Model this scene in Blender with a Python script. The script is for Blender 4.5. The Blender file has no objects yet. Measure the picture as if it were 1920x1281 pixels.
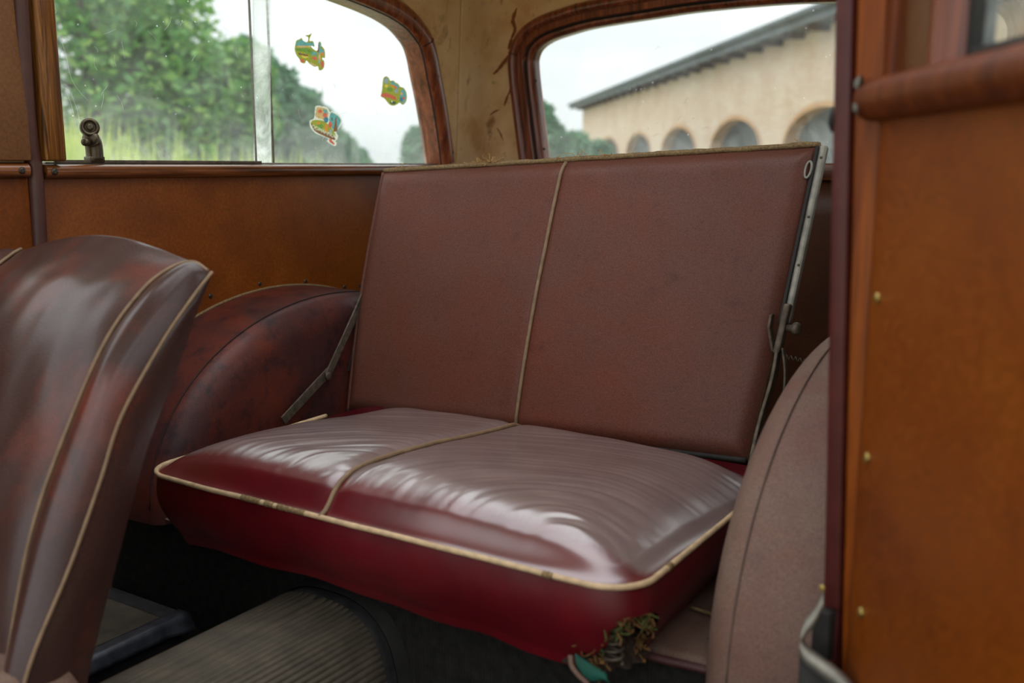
import bpy, bmesh, math, random
from mathutils import Vector, Matrix, noise

# ------------------------------------------------------------------ camera, sky, light, exposure
scene = bpy.context.scene
COL = scene.collection
random.seed(7)

EYE = Vector((0.0, 0.0, 1.2))
PITCH, YAW = math.radians(9.964), math.radians(32.637)
cam_d = bpy.data.cameras.new('camera')
cam_d.sensor_width = 36.0
cam_d.lens = 35.006
cam_d.clip_start = 0.02
cam_d.clip_end = 500
cam_d.dof.use_dof = True
cam_d.dof.focus_distance = 1.85
cam_d.dof.aperture_fstop = 3.2
cam = bpy.data.objects.new('camera', cam_d)
COL.objects.link(cam)
cam.location = EYE
cam.rotation_euler = (math.radians(90) - PITCH, 0, YAW)
scene.camera = cam

world = bpy.data.worlds.new('overcast_sky')
scene.world = world
world.use_nodes = True
nt = world.node_tree
nt.nodes.clear()
w_out = nt.nodes.new('ShaderNodeOutputWorld')
w_bg = nt.nodes.new('ShaderNodeBackground')
w_tc = nt.nodes.new('ShaderNodeTexCoord')
w_sep = nt.nodes.new('ShaderNodeSeparateXYZ')
w_mr = nt.nodes.new('ShaderNodeMapRange')          # overcast sky: the zenith is three times the horizon
w_mr.inputs['From Min'].default_value = 0.0
w_mr.inputs['From Max'].default_value = 1.0
w_mr.inputs['To Min'].default_value = 1.0
w_mr.inputs['To Max'].default_value = 3.0
w_map = nt.nodes.new('ShaderNodeMapping')
w_map.inputs['Scale'].default_value = (1.6, 1.6, 5.0)
w_n = nt.nodes.new('ShaderNodeTexNoise')
w_n.inputs['Scale'].default_value = 2.3
w_n.inputs['Detail'].default_value = 5
w_cr = nt.nodes.new('ShaderNodeValToRGB')
w_cr.color_ramp.elements[0].position = 0.35
w_cr.color_ramp.elements[0].color = (0.78, 0.81, 0.84, 1)
w_cr.color_ramp.elements[1].position = 0.65
w_cr.color_ramp.elements[1].color = (0.985, 1.0, 1.015, 1)
w_mul = nt.nodes.new('ShaderNodeVectorMath')
w_mul.operation = 'SCALE'
L = nt.links.new
L(w_tc.outputs['Generated'], w_sep.inputs[0])
L(w_sep.outputs['Z'], w_mr.inputs['Value'])
L(w_tc.outputs['Generated'], w_map.inputs[0])
L(w_map.outputs[0], w_n.inputs['Vector'])
L(w_n.outputs['Fac'], w_cr.inputs[0])
L(w_cr.outputs[0], w_mul.inputs[0])
L(w_mr.outputs[0], w_mul.inputs['Scale'])
L(w_mul.outputs[0], w_bg.inputs['Color'])
w_bg.inputs['Strength'].default_value = 1.0
L(w_bg.outputs[0], w_out.inputs[0])

sun_d = bpy.data.lights.new('veiled_sun', 'SUN')
sun_d.energy = 0.25
sun_d.angle = math.radians(35)
sun_d.color = (1.0, 0.97, 0.92)
sun = bpy.data.objects.new('veiled_sun', sun_d)
COL.objects.link(sun)
sun.rotation_euler = Vector((-0.55, 0.75, -0.85)).to_track_quat('-Z', 'Y').to_euler()   # high, from the open door's side

scene.view_settings.view_transform = 'Standard'
scene.view_settings.look = 'None'
scene.view_settings.exposure = 0.12
scene.view_settings.gamma = 1.0
scene.view_settings.use_curve_mapping = False
scene.cycles.use_denoising = True
scene.cycles.max_bounces = 12
scene.cycles.diffuse_bounces = 6
scene.cycles.transparent_max_bounces = 16
scene.cycles.sample_clamp_indirect = 6.0

# ------------------------------------------------------------------ material helpers
def srgb(r, g, b):
    f = lambda c: ((c / 255 + 0.055) / 1.055) ** 2.4 if c / 255 > 0.04045 else c / 255 / 12.92
    return (f(r), f(g), f(b), 1.0)

def new_mat(name):
    m = bpy.data.materials.new(name)
    m.use_nodes = True
    n = m.node_tree.nodes
    return m, m.node_tree, n['Principled BSDF'], m.node_tree.links.new

def tex_coord(nt_, scale=(1, 1, 1), rot=(0, 0, 0)):
    tc = nt_.nodes.new('ShaderNodeTexCoord')
    mp = nt_.nodes.new('ShaderNodeMapping')
    mp.inputs['Scale'].default_value = scale
    mp.inputs['Rotation'].default_value = rot
    nt_.links.new(tc.outputs['Object'], mp.inputs[0])
    return mp.outputs[0]

def noise_tex(nt_, vec, scale, detail=4, rough=0.55, dist=0.0):
    n = nt_.nodes.new('ShaderNodeTexNoise')
    n.inputs['Scale'].default_value = scale
    n.inputs['Detail'].default_value = detail
    n.inputs['Roughness'].default_value = rough
    n.inputs['Distortion'].default_value = dist
    nt_.links.new(vec, n.inputs['Vector'])
    return n.outputs['Fac']

def ramp(nt_, fac, stops):
    r = nt_.nodes.new('ShaderNodeValToRGB')
    e = r.color_ramp.elements
    while len(e) < len(stops):
        e.new(0.5)
    for i, (p, c) in enumerate(stops):
        e[i].position = p
        e[i].color = c if len(c) == 4 else (*c, 1)
    nt_.links.new(fac, r.inputs[0])
    return r.outputs[0]

def mixc(nt_, fac, a, b, mode='MIX'):
    m = nt_.nodes.new('ShaderNodeMix')
    m.data_type = 'RGBA'
    m.blend_type = mode
    if isinstance(fac, (int, float)):
        m.inputs[0].default_value = fac
    else:
        nt_.links.new(fac, m.inputs[0])
    for i, v in ((6, a), (7, b)):
        if isinstance(v, tuple):
            m.inputs[i].default_value = v
        else:
            nt_.links.new(v, m.inputs[i])
    return m.outputs[2]

def bump(nt_, bs, height, strength, dist=0.002):
    b = nt_.nodes.new('ShaderNodeBump')
    b.inputs['Strength'].default_value = strength
    b.inputs['Distance'].default_value = dist
    nt_.links.new(height, b.inputs['Height'])
    nt_.links.new(b.outputs[0], bs.inputs['Normal'])

BW = lambda v: (v, v, v, 1)

def simple(name, col, rough=0.5, metal=0.0, var=0.25, vscale=30, bmp=0.0, bscale=200, spec=0.5):
    m, t, bs, ln = new_mat(name)
    v = tex_coord(t)
    n = noise_tex(t, v, vscale, 5)
    dark = tuple(c * (1 - var) for c in col[:3]) + (1,)
    lite = tuple(min(1, c * (1 + var)) for c in col[:3]) + (1,)
    ln(ramp(t, n, [(0.3, dark), (0.7, lite)]), bs.inputs['Base Color'])
    bs.inputs['Roughness'].default_value = rough
    bs.inputs['Metallic'].default_value = metal
    bs.inputs['Specular IOR Level'].default_value = spec
    if bmp:
        bump(t, bs, noise_tex(t, v, bscale, 3), bmp)
    return m

def leather(name, base, patch, dark, rough=0.42, spec=0.5, patch_at=(0.52, 0.68), grain=0.25, dark_at=(0.60, 0.74), coat=0.0):
    m, t, bs, ln = new_mat(name)
    v = tex_coord(t)
    big = noise_tex(t, v, 5.0, 6, 0.6, 0.4)
    c1 = mixc(t, ramp(t, big, [(patch_at[0], BW(0)), (patch_at[1], BW(1))]), base, patch)
    spots = noise_tex(t, v, 26.0, 5, 0.65)
    c2 = mixc(t, ramp(t, spots, [(dark_at[0], BW(0)), (dark_at[1], BW(0.8))]), c1, dark)
    fine = noise_tex(t, v, 420.0, 3)
    c3 = mixc(t, 0.55, c2, ramp(t, fine, [(0.3, BW(0.25)), (0.7, BW(0.75))]), 'OVERLAY')
    ln(c3, bs.inputs['Base Color'])
    r = ramp(t, noise_tex(t, v, 14, 4), [(0.3, BW(rough - 0.06)), (0.7, BW(rough + 0.1))])
    ln(r, bs.inputs['Roughness'])
    bs.inputs['Specular IOR Level'].default_value = spec
    bs.inputs['Coat Weight'].default_value = coat
    bs.inputs['Coat Roughness'].default_value = 0.20
    bump(t, bs, noise_tex(t, v, 330.0, 3), grain, 0.001)
    return m

def wood(name, lite, mid, dark, axis='Y', rough=0.32, scale=1.0, grain=1.0, coat=0.35, spec=0.5):
    """varnished timber: rings stretched along one axis"""
    m, t, bs, ln = new_mat(name)
    s = {'X': (0.6, 14, 14), 'Y': (14, 0.6, 14), 'Z': (14, 14, 0.6)}[axis]
    v = tex_coord(t, tuple(a * scale for a in s))
    n = noise_tex(t, v, 3.0, 8, 0.62, 1.2 * grain)
    fine = noise_tex(t, tex_coord(t, tuple(a * scale * 5 for a in s)), 4.0, 4)
    c = ramp(t, n, [(0.32, dark), (0.5, mid), (0.68, lite)])
    c = mixc(t, 0.35, c, ramp(t, fine, [(0.35, BW(0.2)), (0.65, BW(0.8))]), 'OVERLAY')
    ln(c, bs.inputs['Base Color'])
    bs.inputs['Roughness'].default_value = rough
    bs.inputs['Coat Weight'].default_value = coat
    bs.inputs['Specular IOR Level'].default_value = spec
    bs.inputs['Coat Roughness'].default_value = 0.18
    bump(t, bs, fine, 0.12, 0.001)
    return m

M = {}
M['leather_back'] = leather('leather_back', srgb(91, 55, 44), srgb(100, 49, 33), srgb(68, 38, 30), 0.48, 0.3, (0.42, 0.75), 0.4, (0.58, 0.85), 0.0)
M['leather_front'] = leather('leather_front', srgb(58, 37, 33), srgb(104, 44, 28), srgb(46, 28, 26), 0.36, 0.3, (0.52, 0.72), 0.5, (0.6, 0.85), 0.5)
M['leather_arch'] = leather('leather_arch', srgb(66, 38, 36), srgb(96, 42, 30), srgb(32, 24, 32), 0.45, 0.3, (0.46, 0.64), 0.3, (0.52, 0.70), 0.05)
M['leather_dusty'] = leather('leather_dusty', srgb(110, 88, 76), srgb(106, 74, 64), srgb(88, 70, 64), 0.6, 0.3, (0.5, 0.7), 0.25, (0.55, 0.8))
M['leather_maroon'] = simple('leather_maroon', srgb(80, 31, 28), 0.42, var=0.2, bmp=0.15)
M['leather_strip'] = simple('leather_strip', srgb(70, 38, 30), 0.42, var=0.2, bmp=0.15)
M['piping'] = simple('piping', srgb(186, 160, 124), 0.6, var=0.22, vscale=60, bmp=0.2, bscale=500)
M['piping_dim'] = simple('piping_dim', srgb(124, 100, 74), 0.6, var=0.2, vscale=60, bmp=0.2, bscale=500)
M['piping_worn'] = simple('piping_worn', srgb(122, 100, 66), 0.8, var=0.45, vscale=260, bmp=0.6, bscale=700)
M['thread_pale'] = simple('thread_pale', srgb(92, 74, 64), 0.8)
M['thread'] = simple('thread', srgb(40, 26, 24), 0.8)
M['wood_frame'] = wood('wood_frame', srgb(176, 98, 62), srgb(138, 72, 44), srgb(86, 42, 26), 'Z', 0.28)
M['wood_rail'] = wood('wood_rail', srgb(140, 84, 44), srgb(104, 58, 28), srgb(58, 32, 18), 'Y', 0.25)
M['wood_post'] = wood('wood_post', srgb(146, 98, 40), srgb(104, 62, 20), srgb(38, 22, 10), 'Z', 0.36, 1.6, 1.6, 0.15, 0.3)
M['wood_door'] = wood('wood_door', srgb(128, 64, 20), srgb(104, 48, 12), srgb(78, 34, 8), 'Z', 0.45, coat=0.0, spec=0.25)
M['wood_pillar'] = wood('wood_pillar', srgb(158, 84, 18), srgb(138, 68, 12), srgb(112, 50, 8), 'Z', 0.45, coat=0.0, spec=0.3)
M['wood_rear'] = wood('wood_rear', srgb(150, 90, 50), srgb(112, 62, 32), srgb(70, 36, 20), 'X', 0.3)

def hardboard(name, a, b, c, rough=0.35, spec=0.5):
    m, t, bs, ln = new_mat(name)
    v = tex_coord(t)
    big = noise_tex(t, v, 3.5, 5, 0.6, 0.3)
    fine = noise_tex(t, v, 160, 4, 0.7)
    col = ramp(t, big, [(0.3, a), (0.5, b), (0.72, c)])
    col = mixc(t, 0.45, col, ramp(t, fine, [(0.3, BW(0.2)), (0.7, BW(0.8))]), 'OVERLAY')
    ln(col, bs.inputs['Base Color'])
    ln(ramp(t, fine, [(0.3, BW(rough - 0.05)), (0.7, BW(rough + 0.12))]), bs.inputs['Roughness'])
    bs.inputs['Specular IOR Level'].default_value = spec
    bump(t, bs, fine, 0.2, 0.001)
    return m
M['panel'] = hardboard('panel', srgb(90, 42, 5), srgb(110, 55, 7), srgb(130, 72, 16), 0.38, 0.25)
M['panel_old'] = hardboard('panel_old', srgb(92, 56, 26), srgb(108, 68, 32), srgb(122, 80, 42), 0.45)
M['door_panel'] = hardboard('door_panel', srgb(104, 46, 2), srgb(124, 60, 4), srgb(136, 72, 8), 0.45, 0.2)
M['cargo_panel'] = hardboard('cargo_panel', srgb(66, 36, 18), srgb(80, 44, 22), srgb(92, 52, 26), 0.4)

def headlining():
    m, t, bs, ln = new_mat('headlining')
    v = tex_coord(t)
    big = noise_tex(t, v, 6.0, 6, 0.6)
    col = ramp(t, big, [(0.30, srgb(212, 162, 106)), (0.5, srgb(240, 202, 150)), (0.72, srgb(248, 218, 174))])
    st = noise_tex(t, tex_coord(t, (9, 9, 5), (0.6, 0.3, 0.2)), 1.6, 7, 0.62, 0.8)
    col = mixc(t, ramp(t, st, [(0.60, BW(0)), (0.70, BW(0.7))]), col, srgb(136, 84, 44))
    st2 = noise_tex(t, v, 38, 5, 0.6)
    col = mixc(t, ramp(t, st2, [(0.6, BW(0)), (0.78, BW(0.5))]), col, srgb(98, 76, 58))
    ln(col, bs.inputs['Base Color'])
    bs.inputs['Roughness'].default_value = 0.95
    bs.inputs['Specular IOR Level'].default_value = 0.1
    bump(t, bs, noise_tex(t, v, 500, 3), 0.35, 0.001)
    return m
M['headlining'] = headlining()
M['stain'] = simple('stain', srgb(146, 92, 50), 0.95, var=0.3, vscale=80, spec=0.1)

M['rubber'] = simple('rubber', srgb(34, 33, 31), 0.75, var=0.35, vscale=40, bmp=0.2)
M['carpet'] = simple('carpet', srgb(34, 33, 31), 0.95, var=0.35, vscale=60, bmp=0.5, bscale=600, spec=0.1)
M['mat'] = simple('ribbed_mat', srgb(74, 67, 55), 0.8, var=0.3, vscale=25, bmp=0.3)
M['mat_dark'] = simple('mat_border', srgb(44, 43, 44), 0.7, var=0.5, vscale=45, bmp=0.2)
M['plate'] = simple('plate_metal', srgb(92, 96, 104), 0.5, 0.7, var=0.4, vscale=40)
M['alu'] = simple('aluminium', srgb(176, 176, 168), 0.42, 0.85, var=0.2, vscale=40)
M['alu_dull'] = simple('aluminium_dull', srgb(138, 136, 126), 0.55, 0.6, var=0.3, vscale=50)
M['iron'] = simple('iron', srgb(92, 82, 70), 0.6, 0.5, var=0.45, vscale=70, bmp=0.3)
M['bronze'] = simple('bronze', srgb(86, 77, 62), 0.35, 0.85, var=0.3, vscale=60)
M['brass'] = simple('brass', srgb(178, 158, 92), 0.3, 0.85, var=0.2)
M['screw'] = simple('screw_head', srgb(74, 66, 58), 0.4, 0.75, var=0.4, vscale=300)
M['horsehair'] = simple('horsehair', srgb(112, 80, 40), 0.95, var=0.5, vscale=120)
M['horsehair_shade'] = simple('horsehair_shade', srgb(44, 30, 20), 0.95, var=0.6, vscale=150, bmp=0.8, bscale=160)
M['moss'] = simple('green_wadding', srgb(74, 84, 36), 0.95, var=0.5, vscale=150)
M['green_cloth'] = simple('green_cloth', srgb(6, 74, 60), 0.8, var=0.3)
M['fray'] = simple('fray', srgb(170, 132, 82), 0.9, var=0.3)
M['cardboard'] = simple('cardboard', srgb(132, 108, 72), 0.9, var=0.45, vscale=60, bmp=0.4)
M['gravel'] = simple('ground', srgb(140, 138, 110), 0.95, var=0.3, vscale=0.6)

def cushion_mat(name='cushion_leathercloth', gloss=1.0, rough=0.33):
    """dark red leathercloth faded to grey on top where it has been sat on, with grey sheen put into that colour: the fade is a stored value of the mesh"""
    m, t, bs, ln = new_mat(name)
    v = tex_coord(t)
    at = t.nodes.new('ShaderNodeAttribute')
    at.attribute_name = 'fade'
    red = ramp(t, noise_tex(t, v, 12, 4), [(0.3, srgb(78, 3, 14)), (0.7, srgb(96, 6, 18))])
    fade_sheen = ramp(t, noise_tex(t, v, 10, 6, 0.6), [(0.3, srgb(106, 89, 88)), (0.7, srgb(128, 108, 105))])  # worn fade, greyed further to paint in the reflected sheen
    n = noise_tex(t, tex_coord(t, (3, 1, 1)), 26, 6, 0.65)
    a = t.nodes.new('ShaderNodeMath'); a.operation = 'ADD'
    s = t.nodes.new('ShaderNodeMath'); s.operation = 'MULTIPLY_ADD'
    s.inputs[1].default_value = 0.5; s.inputs[2].default_value = -0.25
    ln(n, s.inputs[0]); ln(at.outputs['Fac'], a.inputs[0]); ln(s.outputs[0], a.inputs[1])
    f = ramp(t, a.outputs[0], [(0.30, BW(0)), (0.62, BW(1))])
    ln(mixc(t, f, red, fade_sheen), bs.inputs['Base Color'])
    bs.inputs['Roughness'].default_value = rough
    bs.inputs['Specular IOR Level'].default_value = 0.5 + 0.5 * gloss
    bs.inputs['Coat Weight'].default_value = gloss
    bs.inputs['Coat IOR'].default_value = 1.75
    bs.inputs['Coat Roughness'].default_value = 0.25
    bump(t, bs, noise_tex(t, v, 350, 3), 0.12, 0.001)
    return m
M['cushion'] = cushion_mat()
M['cushion_border'] = cushion_mat('border_leathercloth', 0.0, 0.42)

def glass_mat(name, haze=0.06, low=0.25, tint=(0.9, 0.95, 0.92), zlow=1.2, zhigh=1.34):
    """old window glass: clear, faintly tinted, with dust that thickens to the lower edge, specks and scratches"""
    m, t, bs, ln = new_mat(name)
    t.nodes.remove(bs)
    out = [n for n in t.nodes if n.type == 'OUTPUT_MATERIAL'][0]
    tr = t.nodes.new('ShaderNodeBsdfTransparent')
    tr.inputs[0].default_value = (*tint, 1)
    gl = t.nodes.new('ShaderNodeBsdfGlossy')
    gl.inputs['Roughness'].default_value = 0.03
    lw = t.nodes.new('ShaderNodeFresnel'); lw.inputs[0].default_value = 1.45
    mx = t.nodes.new('ShaderNodeMixShader')
    ln(lw.outputs[0], mx.inputs[0]); ln(tr.outputs[0], mx.inputs[1]); ln(gl.outputs[0], mx.inputs[2])
    df = t.nodes.new('ShaderNodeBsdfTranslucent'); df.inputs[0].default_value = (0.86, 0.92, 0.9, 1)
    geo = t.nodes.new('ShaderNodeNewGeometry')
    sep = t.nodes.new('ShaderNodeSeparateXYZ'); ln(geo.outputs['Position'], sep.inputs[0])
    mr = t.nodes.new('ShaderNodeMapRange')
    mr.inputs['From Min'].default_value = zlow; mr.inputs['From Max'].default_value = zhigh
    mr.inputs['To Min'].default_value = low; mr.inputs['To Max'].default_value = 0.0
    ln(sep.outputs['Z'], mr.inputs['Value'])
    v = tex_coord(t)
    sm = noise_tex(t, v, 9, 6, 0.65, 1.0)
    sp = t.nodes.new('ShaderNodeTexVoronoi'); sp.inputs['Scale'].default_value = 60; ln(v, sp.inputs['Vector'])
    spk = ramp(t, sp.outputs['Distance'], [(0.05, BW(0.55)), (0.13, BW(0))])
    gate = ramp(t, noise_tex(t, v, 14, 3), [(0.52, BW(0)), (0.62, BW(1))])
    a1 = t.nodes.new('ShaderNodeMath'); a1.operation = 'MULTIPLY'
    ln(ramp(t, sm, [(0.3, BW(0.3)), (0.75, BW(1.7))]), a1.inputs[0])
    a0 = t.nodes.new('ShaderNodeMath'); a0.operation = 'ADD'; a0.inputs[1].default_value = haze
    ln(mr.outputs[0], a0.inputs[0]); ln(a0.outputs[0], a1.inputs[1])
    a2 = t.nodes.new('ShaderNodeMath'); a2.operation = 'MULTIPLY'
    ln(spk, a2.inputs[0]); ln(gate, a2.inputs[1])
    a3 = t.nodes.new('ShaderNodeMath'); a3.operation = 'ADD'; a3.use_clamp = True
    ln(a1.outputs[0], a3.inputs[0]); ln(a2.outputs[0], a3.inputs[1])
    mx2 = t.nodes.new('ShaderNodeMixShader')
    ln(a3.outputs[0], mx2.inputs[0]); ln(mx.outputs[0], mx2.inputs[1]); ln(df.outputs[0], mx2.inputs[2])
    ln(mx2.outputs[0], out.inputs[0])
    return m
M['glass'] = glass_mat('window_glass', 0.09, 0.17)
M['glass_rear'] = glass_mat('rear_window_glass', 0.05, 0.16)
M['glass_overlap'] = glass_mat('frosted_overlap', 0.62, 0.2)
M['scratch'] = simple('scratch', srgb(235, 240, 238), 0.8, var=0.05)

# ------------------------------------------------------------------ object helpers
ORG = {}
def empty(name, loc, label=None, cat=None, group=None, kind=None):
    o = bpy.data.objects.new(name, None)
    o.empty_display_size = 0.05
    COL.objects.link(o)
    o.location = loc
    ORG[o.name] = Vector(loc)
    tag(o, label, cat, group, kind)
    return o

def tag(o, label=None, cat=None, group=None, kind=None):
    if label: o['label'] = label
    if cat: o['category'] = cat
    if group: o['group'] = group
    if kind: o['kind'] = kind
    return o

def mesh(name, verts, faces, mat, parent=None, smooth=True, org=None):
    """a mesh object from world coordinates; its origin is its parent's, or org"""
    o0 = ORG[parent.name] if parent else Vector(org or (0, 0, 0))
    me = bpy.data.meshes.new(name)
    me.from_pydata([Vector(v) - o0 for v in verts], [], faces)
    mats = mat if isinstance(mat, list) else [mat]
    for q in mats:
        me.materials.append(M[q] if isinstance(q, str) else q)
    me.polygons.foreach_set('use_smooth', [smooth] * len(me.polygons))
    me.update()
    o = bpy.data.objects.new(name, me)
    COL.objects.link(o)
    if parent:
        o.parent = parent
    else:
        o.location = o0
    ORG[o.name] = o0
    return o

def grid(name, fn, nu, nv, mat, parent=None, keep=None, wrap=False, org=None, smooth=True):
    vs, fs = [], []
    for j in range(nv + 1):
        for i in range(nu + (0 if wrap else 1)):
            vs.append(Vector(fn(i / nu, j / nv)))
    w = nu if wrap else nu + 1
    for j in range(nv):
        for i in range(nu):
            if keep and not keep((i + .5) / nu, (j + .5) / nv):
                continue
            i2 = (i + 1) % w
            fs.append((j * w + i, j * w + i2, (j + 1) * w + i2, (j + 1) * w + i))
    o = mesh(name, vs, fs, mat, parent, smooth, org)
    if keep:
        bm = bmesh.new(); bm.from_mesh(o.data)
        bmesh.ops.delete(bm, geom=[v for v in bm.verts if not v.link_faces], context='VERTS')
        bm.to_mesh(o.data); bm.free()
    return o

def solidify(o, th, off=-1):
    md = o.modifiers.new('solidify', 'SOLIDIFY')
    md.thickness = th
    md.offset = off
    return o

def bevel(o, w, seg=3, ang=35):
    md = o.modifiers.new('bevel', 'BEVEL')
    md.width = w; md.segments = seg; md.limit_method = 'ANGLE'; md.angle_limit = math.radians(ang)
    md.harden_normals = False
    return o

def box_vf(c, s, rot=None):
    c = Vector(c); h = Vector(s) / 2
    vs = []
    for x in (-1, 1):
        for y in (-1, 1):
            for z in (-1, 1):
                v = Vector((x * h.x, y * h.y, z * h.z))
                if rot: v = rot @ v
                vs.append(c + v)
    fs = [(0, 1, 3, 2), (4, 6, 7, 5), (0, 4, 5, 1), (2, 3, 7, 6), (0, 2, 6, 4), (1, 5, 7, 3)]
    return vs, fs

def box(name, c, s, mat, parent=None, bev=0.0, rot=None, seg=3):
    vs, fs = box_vf(c, s, rot)
    o = mesh(name, vs, fs, mat, parent, True if bev else False)
    if bev: bevel(o, bev, seg)
    return o

def smooth_path(pts, n=8, closed=False):
    """Catmull-Rom through the points"""
    P = [Vector(p) for p in pts]
    out = []
    m = len(P)
    rng = m if closed else m - 1
    for i in range(rng):
        p1, p2 = P[i], P[(i + 1) % m]
        p0 = P[i - 1] if (i > 0 or closed) else p1 * 2 - p2
        p3 = P[(i + 2) % m] if (i + 2 < m or closed) else p2 * 2 - p1
        for k in range(n):
            t = k / n
            out.append(0.5 * ((2 * p1) + (p2 - p0) * t + (2 * p0 - 5 * p1 + 4 * p2 - p3) * t * t + (3 * p1 - p0 - 3 * p2 + p3) * t ** 3))
    if not closed:
        out.append(P[-1])
    return out

def tube(name, pts, r, mat, parent=None, sides=10, closed=False, jitter=0.0, org=None, taper=None):
    pts = [Vector(p) for p in pts]
    n = len(pts)
    vs, fs = [], []
    up = Vector((0, 0, 1))
    prev = None
    for i, p in enumerate(pts):
        if closed:
            d = pts[(i + 1) % n] - pts[i - 1]
        else:
            d = pts[min(i + 1, n - 1)] - pts[max(i - 1, 0)]
        d.normalize()
        if prev is None:
            a = d.cross(up)
            if a.length < 1e-3: a = d.cross(Vector((1, 0, 0)))
            a.normalize()
        else:
            a = prev - d * prev.dot(d); a.normalize()
        prev = a
        b = d.cross(a)
        rr = r * (1 + random.uniform(-jitter, jitter))
        if taper: rr *= taper(i / (n - 1))
        for k in range(sides):
            th = 2 * math.pi * k / sides
            vs.append(p + a * math.cos(th) * rr + b * math.sin(th) * rr)
    for i in range(n if closed else n - 1):
        j = (i + 1) % n
        for k in range(sides):
            k2 = (k + 1) % sides
            fs.append((i * sides + k, i * sides + k2, j * sides + k2, j * sides + k))
    if not closed:
        fs.append(tuple(range(sides))[::-1])
        fs.append(tuple((n - 1) * sides + k for k in range(sides)))
    return mesh(name, vs, fs, mat, parent, True, org)

class Batch:
    """many hair-thin strands that nobody could pick apart: one part"""
    def __init__(self): self.v, self.f = [], []
    def add(self, pts, r, sides=4):
        pts = [Vector(p) for p in pts]; n = len(pts); b0 = len(self.v); prev = None
        for i, p in enumerate(pts):
            d = (pts[min(i + 1, n - 1)] - pts[max(i - 1, 0)]).normalized()
            if prev is None:
                a = d.cross(Vector((0, 0, 1)))
                if a.length < 1e-3: a = d.cross(Vector((1, 0, 0)))
            else: a = prev - d * prev.dot(d)
            a.normalize(); prev = a; b = d.cross(a)
            self.v += [p + (a * math.cos(2 * math.pi * k / sides) + b * math.sin(2 * math.pi * k / sides)) * r for k in range(sides)]
        for i in range(n - 1):
            for k in range(sides):
                k2 = (k + 1) % sides
                self.f.append((b0 + i * sides + k, b0 + i * sides + k2, b0 + (i + 1) * sides + k2, b0 + (i + 1) * sides + k))
    def build(self, name, mat, parent):
        o = mesh(name, self.v, self.f, mat, parent); o['kind'] = 'stuff'; return o

def sweep(name, path, outward, inward_n, profile, mat, parent=None, cap=True, closed=False):
    """profile (a, b): a along outward[i], b along inward_n[i] (into the cabin)"""
    vs, fs = [], []
    m = len(profile); n = len(path)
    for p, o_, q in zip(path, outward, inward_n):
        for a, b in profile:
            vs.append(Vector(p) + Vector(o_) * a + Vector(q) * b)
    for i in range(n if closed else n - 1):
        j = (i + 1) % n
        for k in range(m - 1):
            fs.append((i * m + k, i * m + k + 1, j * m + k + 1, j * m + k))
    if cap and not closed:
        fs.append(tuple(range(m))[::-1]); fs.append(tuple((n - 1) * m + k for k in range(m)))
    o = mesh(name, vs, fs, mat, parent)
    es = o.modifiers.new('edge', 'EDGE_SPLIT'); es.split_angle = math.radians(50)
    return o

def lathe_mesh(name, prof, seg=20):
    """shared mesh data: (r, h) turned about +Z"""
    vs, fs = [], []
    for r, h in prof:
        for k in range(seg):
            t = 2 * math.pi * k / seg
            vs.append((r * math.cos(t), r * math.sin(t), h))
    for i in range(len(prof) - 1):
        for k in range(seg):
            k2 = (k + 1) % seg
            fs.append((i * seg + k, i * seg + k2, (i + 1) * seg + k2, (i + 1) * seg + k))
    fs.append(tuple((len(prof) - 1) * seg + k for k in range(seg)))
    fs.append(tuple(range(seg))[::-1])
    me = bpy.data.meshes.new(name)
    me.from_pydata(vs, [], fs)
    me.polygons.foreach_set('use_smooth', [True] * len(me.polygons))
    return me

def put(name, me, mat, loc, axis, parent=None, scale=1.0, spin=0.0):
    """an object on shared mesh data, its +Z turned to axis"""
    if not me.materials:
        me.materials.append(M[mat])
    o = bpy.data.objects.new(name, me)
    COL.objects.link(o)
    o0 = ORG[parent.name] if parent else Vector((0, 0, 0))
    o.location = Vector(loc) - o0
    o.rotation_euler = (Vector(axis).to_track_quat('Z', 'Y') @ Matrix.Rotation(spin, 3, 'Z').to_quaternion()).to_euler()
    o.scale = (scale,) * 3
    if parent: o.parent = parent
    ORG[o.name] = Vector(loc)
    return o

def screw_mesh(name, r, mat):
    """round head with a slot"""
    bm = bmesh.new()
    seg = 16
    prof = [(r, 0), (r, r * .25), (r * .8, r * .5), (r * .45, r * .62)]
    rings = []
    for rr, h in prof:
        rings.append([bm.verts.new((rr * math.cos(2 * math.pi * k / seg), rr * math.sin(2 * math.pi * k / seg), h)) for k in range(seg)])
    for a, b in zip(rings, rings[1:]):
        for k in range(seg):
            bm.faces.new((a[k], a[(k + 1) % seg], b[(k + 1) % seg], b[k]))
    bm.faces.new(rings[-1])
    for sx in (-1, 1):      # slot cheeks: two raised half lips
        vs, fs = box_vf((sx * r * .34, 0, r * .62), (r * .42, r * .9, r * .16))
        vv = [bm.verts.new(v) for v in vs]
        for f in fs: bm.faces.new([vv[i] for i in f])
    me = bpy.data.meshes.new(name)
    bm.to_mesh(me); bm.free()
    me.materials.append(M[mat])
    return me
SCREW = screw_mesh('screw', 0.0055, 'screw')
STUD = screw_mesh('brass_screw', 0.0052, 'brass')

def lerp(a, b, t): return a + (b - a) * t
def sstep(a, b, x):
    t = max(0.0, min(1.0, (x - a) / (b - a))); return t * t * (3 - 2 * t)
def nz(x, y, z=0.0, s=1.0): return noise.noise(Vector((x * s, y * s, z * s)))
def near(poly, x, y, m=0.012):
    return any(inside(poly, x + a, y + b) for a in (-m, 0, m) for b in (-m, 0, m))
def inside(poly, x, y):
    c = False
    n = len(poly)
    for i in range(n):
        x1, y1 = poly[i]; x2, y2 = poly[i - 1]
        if (y1 > y) != (y2 > y) and x < (x2 - x1) * (y - y1) / (y2 - y1) + x1:
            c = not c
    return c

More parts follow.
